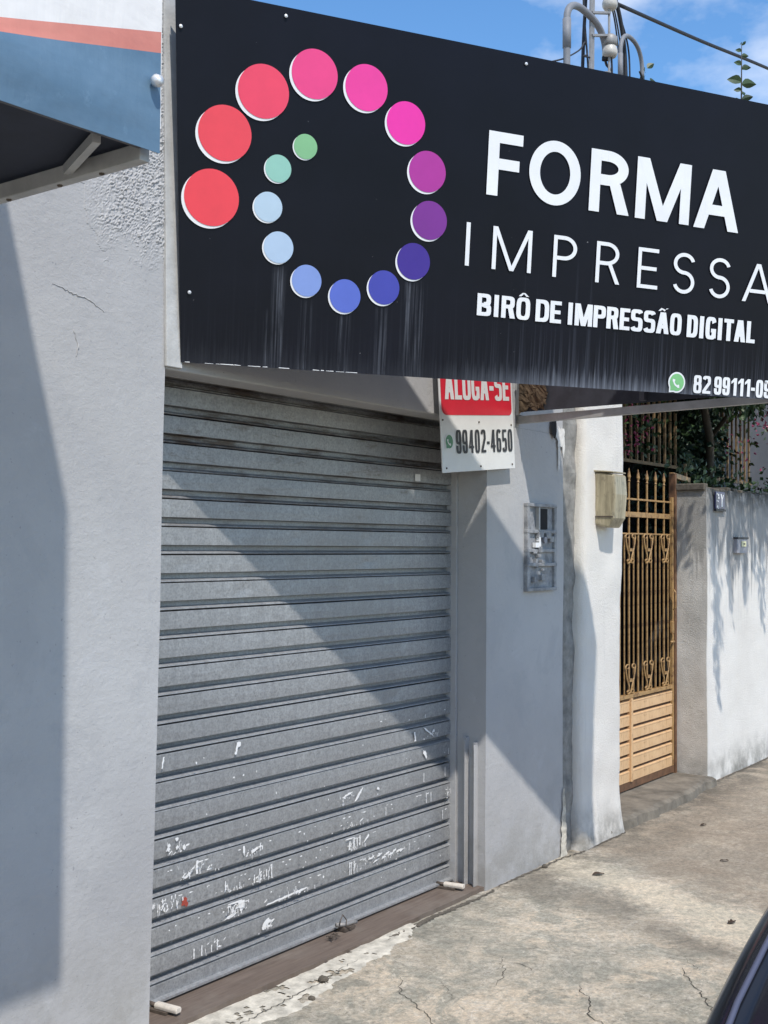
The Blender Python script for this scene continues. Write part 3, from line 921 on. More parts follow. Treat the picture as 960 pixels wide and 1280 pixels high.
smear(4.62, 6, 0.5, 0.02, 0.12, 8); smear(4.75, 3, 0.4, 0.02, 0.3, 10); smear(4.0, 4, 0.7, 0.05, 0.15, 12); smear(3.38, 3, 0.5, 0.03, 0.15, 12)
for i in range(70):
    k = rr.choice((0, 1, 1, 2, 2, 3, 3, 4, 5, 6, 7)); dab(rr.uniform(2.9, 4.75), k, rr.uniform(0.05, 0.95), rr.uniform(0.0015, 0.005), rr.uniform(0.0015, 0.005))
for i in range(60): dab(rr.uniform(2.9, 4.75), rr.choice((1, 2, 3)), rr.uniform(0.92, 1.0), rr.uniform(0.003, 0.012), 0.0025)
o = sp.build('paint_splashes', 'splash', shutter, fix=False); o['kind'] = 'stuff'
keep = sp; sp = MB()
for i in range(5): dab(3.035 + rr.uniform(-0.012, 0.012), 2, 0.3 + rr.uniform(-0.2, 0.2), 0.008, 0.010)
o = sp.build('red_paint_mark', 'red_splash', shutter, fix=False)

# ground locks of the shutter
def ground_lock(cx, ang, label):
    t = thing('shutter_lock', label, 'lock', (cx, 3.005, 0.004), ang, 'ground locks along the shutter foot')
    MB().prism([(-0.013, 0.010), (0.013, 0.010), (0.015, 0.022), (0.010, 0.030), (-0.010, 0.030), (-0.015, 0.022)], 'y', -0.07, 0.03).build('lock_body', 'lock', t, bevel=0.003)
    MB().box(-0.022, 0.022, -0.030, 0.06, 0.001, 0.010).build('base_plate', 'lock_dark', t)
    MB().tube([(0, 0.02, 0.018), (0, 0.07, 0.020)], 0.008, 8).build('bolt', 'lock_dark', t, smooth=True)
    return t
ground_lock(2.868, 0.10, 'cream ground lock by the left wall corner, at the shutter foot')
ground_lock(4.690, 0.15, 'cream ground lock at the right end of the shutter, by the pier')
t = thing('shutter_latch', 'rusty iron latch with wire in the middle of the shutter foot', 'latch', (3.93, 3.03, 0.004))
MB().box(-0.035, 0.035, -0.018, 0.02, 0.0, 0.022).build('keeper', 'lock_dark', t, bevel=0.004)
MB().tube([(-0.06, 0.01, 0.035), (-0.02, -0.005, 0.028), (0.02, -0.012, 0.03), (0.055, -0.006, 0.022)], 0.009, 8).build('bolt', 'galv', t, smooth=True)
MB().tube([(-0.05, 0.0, 0.03), (-0.06, -0.012, 0.055), (-0.04, -0.01, 0.075), (-0.02, -0.014, 0.05), (-0.03, -0.02, 0.03), (0.0, -0.03, 0.015)], 0.0025, 6).build('wire', 'lock_dark', t)
t = thing('wire_scrap', 'twist of rusty wire on the sill left of the latch', 'wire', (3.80, 3.0, 0.005))
pts = [(0.03 * math.cos(i * 1.1), 0.02 * math.sin(i * 1.7), 0.006 + 0.012 * abs(math.sin(i))) for i in range(16)]
MB().tube(pts, 0.0022, 5).build('strand', 'lock_dark', t)

# ------------------------------------------------------------------ the big sign: a triangular marquee open at the top
SA = Vector((2.80, 2.868, 2.225)); SB = Vector((5.070, 1.554, 2.225))
SLEN = (SB - SA).length
SANG = math.atan2(SB.y - SA.y, SB.x - SA.x)
SIGN_H = 1.232
STILT = math.radians(5.5)     # the face leans out a little at the top
sign = thing('shop_sign', 'large black sign of a digital print shop with coloured discs and white lettering', 'sign', SA, SANG)
sign.rotation_euler = (STILT, 0, SANG)
# local: x along the sign, -y to the street, z up. left edge is out of square as it hangs
p = MB()
xl = lambda z: -0.012 - 0.060 * z / 1.19
ns = 40
s = len(p.v)
for i in range(ns + 1):
    for j in range(13):
        z = SIGN_H * j / 12; a = xl(z); x = a + (SLEN - a) * i / ns
        zz = z + 0.018 * (x / SLEN) * (1 - j / 12)
        p.v.append((x, 0.0016 * fbm(x * 2.2, z * 1.6, 4.4), zz))
for i in range(ns):
    for j in range(12):
        k = s + i * 13 + j
        p.f.append((k, k + 13, k + 14, k + 1))
panel = p.build('panel', 'vinyl', sign, smooth=True, fix=False)
p = MB()
p.prism([(-0.070, SIGN_H), (SLEN, SIGN_H), (SLEN, 0.021), (-0.008, 0.003)], 'y', 0.006, 0.020)
p.build('backing_sheet', 'sign_back', sign)
# frame tubes behind the panel
p = MB()
p.bar((0.0, 0.042, 0.025), (SLEN - 0.02, 0.042, 0.042), 0.03, 0.03)
p.bar((0.0, 0.042, SIGN_H - 0.03), (SLEN - 0.02, 0.042, SIGN_H - 0.03), 0.03, 0.03)
for xx in (0.5, 1.0, 1.5, 2.0, 2.5):
    p.bar((xx, 0.041, 0.06), (xx, 0.041, SIGN_H - 0.05), 0.03, 0.026, (1, 0, 0))
p.build('back_frame', 'frame_dark', sign)
# torn white vinyl showing along the lower left edge
p = MB(); rr = random.Random(21); x = 0.0
while x < 0.62:
    L = rr.uniform(0.012, 0.05)
    z = 0.001 + 0.018 * x / SLEN
    if rr.random() < 0.8: p.poly([(x, -0.004, z), (x + L, -0.004, z), (x + L * 0.95, -0.004, z + rr.uniform(0.001, 0.003)), (x + 0.002, -0.004, z + rr.uniform(0.0008, 0.0028))])
    x += L + rr.uniform(0, 0.012)
o = p.build('torn_vinyl_edge', 'print_white', sign, fix=False); o['kind'] = 'stuff'
for x, z in ((0.008, 0.235), (-0.052, 1.10), (2.50, 0.09), (1.26, 1.20), (0.31, 1.20)):
    MB().lathe([(0.0, 0), (0.006, 0), (0.006, -0.004), (0.0, -0.006)], (x, -0.003, z), 10, 'y').build('rivet', 'bolt', sign)

DISCS = [(0.073, 0.558, 0.095, (255, 72, 84)),
         (0.111, 0.777, 0.093, (255, 74, 88)),
         (0.241, 0.936, 0.091, (255, 72, 104)),
         (0.423, 1.024, 0.085, (255, 70, 142)),
         (0.619, 1.009, 0.081, (255, 62, 164)),
         (0.778, 0.910, 0.076, (255, 48, 176)),
         (0.872, 0.750, 0.074, (188, 48, 160)),
         (0.890, 0.577, 0.070, (130, 42, 150)),
         (0.833, 0.423, 0.066, (66, 38, 150)),
         (0.720, 0.318, 0.061, (70, 74, 180)),
         (0.571, 0.274, 0.059, (95, 116, 212)),
         (0.424, 0.314, 0.055, (138, 164, 228)),
         (0.316, 0.418, 0.054, (190, 214, 240)),
         (0.273, 0.551, 0.051, (196, 220, 238)),
         (0.304, 0.685, 0.047, (158, 214, 196)),
         (0.400, 0.773, 0.043, (142, 202, 146))]
for i, (x, z, r, c) in enumerate(DISCS):
    col = tuple(v * 0.80 for v in srgb(*c))
    m = simple('disc_print', col, 0.42, var=0.05, scale=9)
    def circ(cx, cz, rad, y, n=48):
        return [(cx + rad * math.cos(2 * math.pi * k / n), y, cz + rad * math.sin(2 * math.pi * k / n)) for k in range(n)]
    d = MB().poly(circ(x, z, r, -0.0052)).build('disc', m, sign, fix=False)
    MB().poly(circ(x - r * 0.095, z - r * 0.095, r * 1.0, -0.0038)).build('disc_edge', 'print_white', d, fix=False)

# ---- lettering drawn from strokes
class Glyph:
    """letters in a box W wide and 1 high; w = stem, h = arm thickness"""
    def __init__(self, W, w, h, rad=0.35):
        self.W, self.w, self.h, self.rad = W, w, h, rad; self.p = []; self.k = 0
    def quad(self, *pts, new=True):
        self.k += 1 if new else 0
        self.p.append((self.k, list(pts)))
    def rect(self, x0, x1, y0, y1): self.quad((x0, y0), (x1, y0), (x1, y1), (x0, y1))
    def stem(self, x=None, y0=0, y1=1):
        x = 0 if x is None else x
        self.rect(x, x + self.w, y0, y1)
    def arm(self, y, x0, x1): self.rect(x0, x1, y, y + self.h)
    def arc(self, x0, x1, y0, y1, a0, a1, corner=1.0, n=26):
        """piece of a ring inscribed in a box, angles in degrees; corner < 1 makes it squarer"""
        cx, cy = (x0 + x1) / 2, (y0 + y1) / 2; rx, ry = (x1 - x0) / 2, (y1 - y0) / 2
        ix, iy = rx - self.w, ry - self.h
        def pt(a, X, Y):
            c, s_ = math.cos(a), math.sin(a); e = corner
            return (cx + X * math.copysign(abs(c) ** e, c), cy + Y * math.copysign(abs(s_) ** e, s_))
        k = max(4, int(n * abs(a1 - a0) / 180)); self.k += 1
        for i in range(k):
            t0 = math.radians(a0 + (a1 - a0) * i / k); t1 = math.radians(a0 + (a1 - a0) * (i + 1) / k)
            self.quad(pt(t0, rx, ry), pt(t1, rx, ry), pt(t1, ix, iy), pt(t0, ix, iy), new=False)
    def diag(self, xb, xt, wd, y0=0.0, y1=1.0): self.quad((xb, y0), (xb + wd, y0), (xt + wd, y1), (xt, y1))

def glyph(ch, W, w, h, e=1.0):
    g = Glyph(W, w, h)
    if ch == 'I': g.stem((W - w) / 2)
    elif ch == '1':
        g.stem(W - w); g.quad((W - w, 0.78), (W - w, 0.99), (W * 0.05, 0.80), (W * 0.05, 0.66))
    elif ch in 'FE':
        g.stem(); g.arm(1 - h, w, W); g.arm(0.5 - h * 0.5, w, W * 0.92)
        if ch == 'E': g.arm(0, w, W)
    elif ch == 'L': g.stem(); g.arm(0, w, W)
    elif ch == 'T': g.stem((W - w) / 2, 0, 1 - h); g.arm(1 - h, 0, W)
    elif ch in 'OÔ0': g.arc(0, W, -0.012, 1.012, 0, 360, e)
    elif ch == 'U':
        g.stem(0, 0.3, 1); g.stem(W - w, 0.3, 1); g.arc(0, W, -0.01, 0.61, 180, 360, e)
    elif ch in 'PR':
        lo = 0.42 if ch == 'P' else 0.44
        bx = W if ch == 'P' else W * 0.94
        g.stem(); cx = bx * 0.45
        g.arm(1 - h, w, cx); g.arm(lo, w, cx)
        g.arc(2 * cx - bx, bx, lo, 1.0, -90, 90, e)
        if ch == 'R': g.quad((W - w * 1.16, 0), (W, 0), (W * 0.52 + w * 0.9, lo + h * 0.3), (W * 0.52 - w * 0.2, lo + h * 0.3))
    elif ch == 'B':
        g.stem(); cx = W * 0.45
        for lo, hi, bx in ((0.0, 0.545, W), (0.455, 1.0, W * 0.96)):
            g.arm(hi - h if lo > 0 else 0, w, cx)
            g.arc(2 * cx - bx, bx, lo, hi, -90, 90, e)
        g.arm(0.5 - h * 0.55, w, cx)
    elif ch == 'D':
        g.stem(); cx = W * 0.4; g.arm(0, w, cx); g.arm(1 - h, w, cx); g.arc(2 * cx - W, W, 0, 1, -90, 90, e)
    elif ch == 'G':
        g.arc(0, W, -0.01, 1.01, 22, 325, e); g.rect(W - w, W, 0.06, 0.48); g.rect(W * 0.52, W - w, 0.48 - h, 0.48)
    elif ch == 'S':
        g.arc(0, W, 0.47, 1.012, 18, 270, e); g.arc(0, W, -0.012, 0.47 + h, -162, 90, e)
    elif ch in 'AÃ':
        wd = w * 1.08
        g.diag(0, W / 2 - wd * 0.62, wd * 1.05); g.diag(W - wd * 1.05, W / 2 - wd * 0.43, wd * 1.05)
        g.rect(W * 0.24, W * 0.76, 0.24, 0.24 + h)
    elif ch == 'M':
        wd = w * 1.05
        g.stem(0); g.stem(W - w)
        g.diag(W / 2 - wd / 2, w * 0.15, wd); g.diag(W / 2 - wd / 2, W - w * 0.15 - wd, wd)
    elif ch == '-': g.rect(0, W, 0.36, 0.36 + h * 1.1)
    elif ch == '2':
        g.arc(0, W, 0.42, 1.01, -20, 170, e); g.quad((0, h), (w * 1.15, h), (W, 0.60), (W - w * 1.1, 0.62)); g.arm(0, 0, W)
    elif ch == '4':
        g.stem(W * 0.86 - w); g.quad((0, 0.22), (w * 0.8, 0.30), (W * 0.72, 1), (W * 0.72 - w * 0.8, 1)); g.arm(0.2, 0, W)
    elif ch == '5':
        g.arm(1 - h, w * 0.2, W * 0.95); g.rect(w * 0.1, w * 1.0, 0.46, 1 - h); g.arc(0, W, -0.012, 0.62, -165, 140, e)
    elif ch == '6':
        g.arc(0, W, -0.012, 0.62, 0, 360, e); g.arc(0, W, 0.30, 1.012, 30, 180, e); g.stem(0, 0.3, 0.66)
    elif ch == '9':
        g.arc(0, W, 0.38, 1.012, 0, 360, e); g.arc(0, W, -0.012, 0.70, 180, 360, e); g.stem(W - w, 0.34, 0.7)
    elif ch == '8':
        g.arc(W * 0.03, W * 0.97, 0.46, 1.012, 0, 360, e); g.arc(0, W, -0.012, 0.46 + h, 0, 360, e)
    if ch == 'Ô':
        g.quad((W * 0.12, 1.06), (W * 0.32, 1.06), (W * 0.56, 1.22), (W * 0.40, 1.22)); g.quad((W * 0.68, 1.06), (W * 0.88, 1.06), (W * 0.60, 1.22), (W * 0.44, 1.22))
    if ch == 'Ã':
        g.quad((W * 0.1, 1.06), (W * 0.26, 1.05), (W * 0.40, 1.12), (W * 0.34, 1.20)); g.quad((W * 0.34, 1.20), (W * 0.40, 1.12), (W * 0.60, 1.05), (W * 0.66, 1.13)); g.quad((W * 0.60, 1.05), (W * 0.66, 1.13), (W * 0.90, 1.20), (W * 0.74, 1.20))
    return g.p

def letter(parent, ch, x0, x1, base, cap, stem, arm, mat, e=1.0, y=-0.0045, name='letter'):
    """one letter as a film of vinyl; x0..x1 and base in the parent's plane"""
    W = (x1 - x0) / cap
    P = glyph(ch, W, stem, arm, e)
    mb = MB()
    for lay, q in P:
        yy = y - 0.00012 * lay
        pts = [(x0 + a * cap, yy, base + b * cap) for a, b in q]
        mb.poly(pts)
    o = mb.build(name, mat, parent, fix=False)
    return o

# FORMA
for ch, a, b in (('F', 1.118, 1.265), ('O', 1.297, 1.526), ('R', 1.570, 1.757), ('M', 1.787, 2.050), ('A', 2.074, 2.303)):
    letter(sign, ch, a, b, 0.7115 - 0.0103 * a, 0.235 + 0.006 * (a - 1.1), 0.200, 0.172, 'print_white')
# IMPRESSA
for ch, a, b in (('I', 1.041, 1.061), ('M', 1.156, 1.326), ('P', 1.422, 1.528), ('R', 1.618, 1.731), ('E', 1.815, 1.914), ('S', 1.989, 2.096), ('S', 2.171, 2.278), ('A', 2.345, 2.504)):
    letter(sign, ch, a, b, 0.441 - 0.0105 * a, 0.159, 0.105, 0.092, 'print_white')
def word(parent, txt, x0, x1, base, cap, mat, stem, arm, gap, e=0.55, y=-0.0045):
    rel = {'I': 0.56, '1': 0.80, 'M': 1.42, '-': 0.55, 'A': 1.10, 'Ã': 1.10, 'T': 0.92, 'L': 0.84, 'E': 0.84}
    ws = [rel.get(c_, 1.0) for c_ in txt]
    unit = ((x1 - x0) - gap * (len(txt) - 1)) / sum(ws)
    x = x0
    for c_, q in zip(txt, ws):
        ww = unit * q
        st = stem
        if c_ == 'I': st = min(stem, ww / cap)
        letter(parent, c_, x, x + ww, base, cap, st, arm, mat, e, y)
        x += ww + gap
for txt, a, b in (('BIRÔ', 1.103, 1.332), ('DE', 1.357, 1.472), ('IMPRESSÃO', 1.497, 2.045), ('DIGITAL', 2.073, 2.426)):
    word(sign, txt, a, b, 0.2585 - 0.006 * a, 0.082 + 0.008 * (a - 1.1), 'print_white', 0.235, 0.17, 0.005)
word(sign, '82', 2.123, 2.211, 0.022, 0.072, 'print_white', 0.21, 0.16, 0.005)
word(sign, '99111-09', 2.229, 2.531, 0.022, 0.073, 'print_white', 0.21, 0.16, 0.005)

def chat_icon(parent, cx, cz, r, y, ring, fill, mark):
    """round speech bubble with a tail at the lower left and a telephone handset in it"""
    def bubble(rad, tail):
        pts = []
        for k in range(40):
            a = math.radians(250 + 320 * k / 39 - 0)
            pts.append((cx + rad * math.cos(a), cz + rad * math.sin(a)))
        pts.append((cx - tail * 0.86, cz - tail * 0.98))
        return pts
    o = MB().poly([(a, y, b) for a, b in bubble(r, r * 1.02)]).build('chat_icon', ring, parent, fix=False)
    MB().poly([(a, y - 0.0006, b) for a, b in bubble(r * 0.84, r * 0.84)]).build('bubble_fill', fill, o, fix=False)
    h = MB(); pts = []
    n = 12
    for k in range(n + 1):
        a = math.radians(172 + 106 * k / n)
        wd = r * (0.17 if 2 < k < n - 2 else 0.30)
        c0 = (cx + r * 0.22, cz + r * 0.22); R0 = r * 0.62
        pts.append(((c0[0] + (R0 - wd * 0.6) * math.cos(a), c0[1] + (R0 - wd * 0.6) * math.sin(a)), (c0[0] + (R0 + wd * 0.4) * math.cos(a), c0[1] + (R0 + wd * 0.4) * math.sin(a))))
    for (a, b), (c_, d_) in zip(pts[:-1], pts[1:]):
        h.poly([(a[0], y - 0.0012, a[1]), (b[0], y - 0.0012, b[1]), (d_[0], y - 0.0012, d_[1]), (c_[0], y - 0.0012, c_[1])])
    h.build('handset', mark, o, fix=False)
    return o
chat_icon(sign, 2.038, 0.059, 0.042, -0.005, 'print_white', 'icon_green', 'print_white')

# return side of the marquee, at the right end, and the rails that tie it to the wall (world space parts, same thing)
inv = (Matrix.Rotation(SANG, 4, 'Z') @ Matrix.Rotation(STILT, 4, 'X')).inverted()
def to_sign(p): return tuple(inv @ (Vector(p) - SA))
def world_part(mb, name, mat, **kw):
    mb.v = [to_sign(v) for v in mb.v]
    return mb.build(name, mat, sign, **kw)
world_part(MB().prism([(1.60, 2.285), (2.862, 2.275), (2.862, 3.44), (1.50, 3.44)], 'x', 5.075, 5.083), 'return_panel', 'sign_back')
world_part(MB().bar((5.072, 1.575, 2.258), (5.118, 2.886, 2.240), 0.03, 0.036), 'return_rail', 'frame')
world_part(MB().bar((5.060, 1.52, 3.425), (5.072, 2.886, 3.425), 0.03, 0.03), 'return_rail', 'frame')
world_part(MB().box(5.086, 5.125, 2.862, 2.8885, 2.262, 3.46), 'wall_post', 'frame')
world_part(MB().bar((5.055, 2.20, 2.285), (5.055, 2.20, 3.40), 0.024, 0.03, (1, 0, 0)), 'return_stud', 'frame_dark')
# plastered strip beside the sign's left end
world_part(MB().prism([(2.728, 2.205), (2.800, 2.205), (2.762, 3.476), (2.697, 3.476)], 'y', 2.876, 2.8884), 'end_strip', 'strip', bevel=0.002)
# rust and a wasps' mud nest inside the return
mb = MB(); nq = 14
for i in range(nq + 1):
    for j in range(nq + 1):
        y = 2.70 + 0.155 * i / nq; z = 2.275 + 0.17 * j / nq
        edge = 0.03 * fbm(y * 20, z * 20, 3)
        mb.v.append((5.066 - 0.012 * abs(fbm(y * 26, z * 22, 1.0)), y + edge * (1 - i / nq), z + edge))
for i in range(nq):
    for j in range(nq):
        if fbm(mb.v[i * (nq + 1) + j][1] * 14, mb.v[i * (nq + 1) + j][2] * 14, 9) < 0.25 + 0.4 * i / nq:
            k = i * (nq + 1) + j; mb.f.append((k, k + nq + 1, k + nq + 2, k + 1))
world_part(mb, 'peeling_lining', simple('ochre_peeling_card', (0.085, 0.058, 0.034), 0.95, var=0.5, scale=30, bump=0.8))

# ------------------------------------------------------------------ rent board hanging crooked in the marquee
RA = Vector((4.365, 2.845, 1.935))
board = thing('rent_board', 'white and red rent board with phone number, hanging askew under the black sign', 'sign', RA, 0.0)
board.rotation_euler = (0, math.radians(-5.2), 0)
RW, RH = 0.648, 0.52
MB().box(0, RW, 0.0, 0.006, 0, RH).build('sheet', 'rent_white', board, bevel=0.001)
pts = [(0.010, RH - 0.008), (0.010, 0.295)]
for k in range(9):
    a = math.radians(180 + 90 * k / 8); pts.append((0.050 + 0.040 * math.cos(a), 0.293 + 0.036 * math.sin(a)))
for k in range(9):
    a = math.radians(270 + 90 * k / 8); pts.append((RW - 0.040 + 0.026 * math.cos(a), 0.283 + 0.026 * math.sin(a)))
pts.append((RW - 0.014, RH - 0.008))
MB().poly([(a, -0.0012, b) for a, b in pts]).build('red_field', 'rent_red', board, fix=False)
word(board, 'ALUGA-SE', 0.040, 0.612, 0.327, 0.128, 'rent_white', 0.20, 0.15, 0.007, 0.55, -0.0022)
word(board, '99402-4650', 0.118, 0.628, 0.083, 0.106, 'ink', 0.165, 0.11, 0.010, 0.55, -0.0022)
chat_icon(board, 0.060, 0.138, 0.036, -0.0022, 'rent_white', 'icon_dark_green', 'rent_white')
for x, z in ((0.03, 0.02), (RW - 0.03, 0.02), (RW / 2, 0.02), (RW - 0.025, 0.21), (0.015, 0.235), (RW / 2, 0.225)):
    MB().lathe([(0, 0), (0.005, 0), (0.004, -0.003), (0, -0.004)], (x, -0.001, z), 8, 'y').build('screw', 'lock_dark', board)
MB().bar((0.30, 0.02, 0.50), (0.32, 0.06, 0.66), 0.004, 0.004).build('hanging_wire', 'lock_dark', board)
MB().box(0.05, RW - 0.05, 0.007, 0.030, 0.44, 0.47).build('back_batten', 'frame_dark', board)

# ------------------------------------------------------------------ neighbour's column, gate, wall
col_t = thing('gate_column', 'white roughcast column between the grey pier and the ochre gate', 'column')
c = MB()
nz, na = 70, 22
for j in range(nz + 1):
    z = -0.06 + 2.76 * j / nz
    x0 = 5.748 + 0.045 * z / 2.3; x1 = 6.262 + 0.022 * z + 0.012 * math.sin(z * 4.0)
    y0, y1 = 2.858 + 0.004 * math.sin(z * 3), 3.25
    bulge = 0.045 * max(0, 1 - z / 0.30) ** 2
    x1 += bulge * 0.9; y0 -= bulge * 0.4
    r = 0.045
    ring = []
    def corner(cx, cy, a0, a1, n=4):
        for k in range(n + 1):
            a = math.radians(a0 + (a1 - a0) * k / n); ring.append((cx + r * math.cos(a), cy + r * math.sin(a)))
    corner(x0 + r, y0 + r, 180, 270)
    for k in range(1, 9): ring.append((x0 + r + (x1 - x0 - 2 * r) * k / 9, y0))
    corner(x1 - r, y0 + r, 270, 360)
    ring.append((x1, y1)); ring.append((x0, y1))
    for (x, y) in ring:
        d = 0.007 * fbm(x * 5, z * 5, y * 5) + 0.003 * fbm(x * 18, z * 18, 2)
        c.v.append((x + d, y + d, z))
    m = len(ring)
for j in range(nz):
    for k in range(m):
        k2 = (k + 1) % m
        c.f.append((j * m + k, j * m + k2, (j + 1) * m + k2, (j + 1) * m + k))
c.f.append(tuple(nz * m + k for k in range(m)))
c.build('shaft', 'white_col', col_t, smooth=True)

# meter box on the column: hood with a sloping underside
mt = thing('meter_box', 'yellowed plastic electricity meter box mounted on the white column', 'meter box')
pr = [(2.862, 1.735), (2.780, 1.715), (2.745, 1.770), (2.735, 1.90), (2.742, 2.010), (2.862, 2.026)]
MB().prism(pr, 'x', 5.915, 6.075).build('hood', 'meter', mt, bevel=0.012)
MB().prism([(2.866, 1.722), (2.858, 1.716), (2.858, 2.036), (2.866, 2.042)], 'x', 5.903, 6.085).build('back_plate', 'meter', mt, bevel=0.002)
MB().prism([(2.868, 2.026), (2.748, 2.018), (2.748, 2.026), (2.868, 2.036)], 'x', 5.910, 6.080).build('top_lip', 'meter', mt, bevel=0.003)
MB().box(5.911, 5.9185, 2.75, 2.856, 1.775, 1.782).build('seam', 'lock_dark', mt)

# right wall with the plaques
gw = thing('garden_wall', 'white limewashed garden wall with dark drip stains and painted foliage shade, right of the gate', 'wall')
c = MB()
top = lambda x: 2.02 + 0.02 * fbm(x * 3, 1, 1) + 0.008 * fbm(x * 14, 2, 2)
nxw, nzw = 300, 60
X0, X1, YW = 7.852, 24.0, 2.952
s = len(c.v)
for j in range(nzw + 1):
    for i in range(nxw + 1):
        x = X0 + (X1 - X0) * (i / nxw); z = -0.06 + (top(x) + 0.06) * j / nzw
        c.v.append((x, YW + 0.006 * fbm(x * 2.2, z * 2.2, 1.0), z))
for j in range(nzw):
    for i in range(nxw):
        k = s + j * (nxw + 1) + i
        c.f.append((k, k + 1, k + nxw + 2, k + nxw + 1))
s = len(c.v)
for i in range(nxw + 1):
    x = X0 + (X1 - X0) * i / nxw
    c.v.append((x, YW + 0.006 * fbm(x * 2.2, top(x) * 2.2, 1.0), top(x))); c.v.append((x, 3.25, top(x) + 0.02))
for i in range(nxw):
    k = s + 2 * i; c.f.append((k, k + 1, k + 3, k + 2))
s = len(c.v)
for j in range(nzw + 1):
    z = -0.06 + (top(X0) + 0.06) * j / nzw
    for i in range(7):
        y = YW + (3.215 - YW) * i / 6
        c.v.append((X0 + 0.006 * fbm(y * 5, z * 3, 4) * (0 if i == 0 else 1), y + (0.006 * fbm(X0 * 2.2, z * 2.2, 1.0) if i == 0 else 0), z))
for j in range(nzw):
    for i in range(6):
        k = s + j * 7 + i; c.f.append((k, k + 7, k + 8, k + 1))
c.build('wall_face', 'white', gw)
c = MB()
rr = random.Random(8)
xx = X0 - 0.02
while xx < 23.9:
    L = rr.uniform(0.05, 0.14); hgt = rr.uniform(0.01, 0.05)
    c.box(xx, xx + L, YW + 0.004 + rr.uniform(0, 0.03), 3.2, top(xx) - 0.02, top(xx) + hgt * 0.6); xx += L * 1.1
o = c.build('crumbling_coping', 'dirt', gw, bevel=0.008); 
# number plaque
pq = thing('number_plaque', 'small blue and white enamel house number plaque high on the garden wall', 'plaque')
yp = YW - 0.012
MB().box(7.985, 8.165, yp - 0.006, yp + 0.006, 1.884, 2.004).build('enamel_plate', 'plaque_blue', pq, bevel=0.003)
MB().box(7.980, 8.170, yp - 0.010, yp + 0.006, 1.868, 1.883).build('lower_rim', 'ink', pq)
yq = yp - 0.0068
mk = MB()
for x, z, r in ((8.005, 1.988, 0.007), (8.035, 1.982, 0.009), (8.005, 1.940, 0.007), (8.03, 1.938, 0.006), (8.04, 1.962, 0.010), (8.015, 1.90, 0.011), (8.028, 1.888, 0.006)):
    mk.poly([(x + r * 1.3 * math.cos(k * math.pi / 4), yq, z + r * math.sin(k * math.pi / 4)) for k in range(8)])
mk.poly([(8.075, yq, 1.99), (8.095, yq, 1.99), (8.11, yq, 1.955), (8.098, yq, 1.942)]); mk.poly([(8.135, yq - 0.0002, 1.985), (8.12, yq - 0.0002, 1.985), (8.098, yq - 0.0002, 1.942), (8.112, yq - 0.0002, 1.945)])
mk.poly([(8.092, yq - 0.0004, 1.95), (8.115, yq - 0.0004, 1.95), (8.118, yq - 0.0004, 1.90), (8.088, yq - 0.0004, 1.90)])
mk.build('worn_marking', 'print_white', pq, fix=False)
bl = thing('door_bell', 'small grey bell box with yellow button on the garden wall', 'door bell')
MB().box(8.385, 8.605, YW - 0.030, YW + 0.004, 1.572, 1.678).build('housing', 'bell', bl, bevel=0.004)
MB().box(8.38, 8.61, YW - 0.036, YW + 0.002, 1.679, 1.690).build('rain_lip', 'ink', bl)
MB().box(8.465, 8.555, YW - 0.036, YW - 0.0305, 1.622, 1.660).build('button', 'bell_button', bl)
MB().box(8.495, 8.53, YW - 0.0375, YW - 0.0362, 1.636, 1.646).build('button_mark', 'ink', bl)

# gate step
stp = MB()
n = 30; s = 0
for i in range(n + 1):
    x = 6.1 + 1.76 * i / n
    yo = 2.86 + 0.035 * fbm(x * 5, 1, 7) + (0.03 if x > 7.5 else 0)
    for (y, z) in ((yo - 0.012, -0.03), (yo, 0.036 + 0.010 * fbm(x * 8, 3, 3)), (yo + 0.03, 0.048), (3.10, 0.050), (3.40, 0.052)):
        stp.v.append((x, y, z + 0.003 * fbm(x * 12, y * 12, 1)))
for i in range(n):
    for j in range(4):
        k = i * 5 + j; stp.f.append((k, k + 5, k + 6, k + 1))
structure(stp.build('gate_step', 'step', fix=False))

YG = 3.184
gate = thing('iron_gate', 'ochre iron gate with spear tips, scrolls and louvred lower panel', 'gate', (0, YG, 0))
GX0, GX1 = 6.36, 7.815
# outer rusty jamb and bottom
MB().box(7.822, 7.850, -0.02, 0.03, 0.035, 2.13).build('jamb', 'gate_rust', gate, bevel=0.003)
MB().box(GX0 - 0.08, GX0 - 0.045, -0.03, 0.03, 0.035, 2.17).build('jamb', 'gate_rust', gate, bevel=0.003)
MB().box(GX0, GX1 - 0.001, -0.012, 0.012, 0.060, 0.105).build('bottom_rail', 'gate_rust', gate)
MB().box(GX1 - 0.024, GX1, -0.012, 0.012, 0.106, 1.96).build('stile', 'gate', gate, bevel=0.003)
MB().box(GX0, GX0 + 0.034, -0.016, 0.016, 0.106, 1.96).build('stile', 'gate', gate, bevel=0.003)
for z, hh, th, nm in ((1.925, 0.012, 0.007, 'rail'), (1.825, 0.034, 0.007, 'rail'), (1.700, 0.010, 0.007, 'rail'), (0.652, 0.024, 0.018, 'rail')):
    MB().box(GX0 + 0.035, GX1 - 0.035, -th, th, z - hh / 2, z + hh / 2).build(nm, 'gate', gate, bevel=0.002)
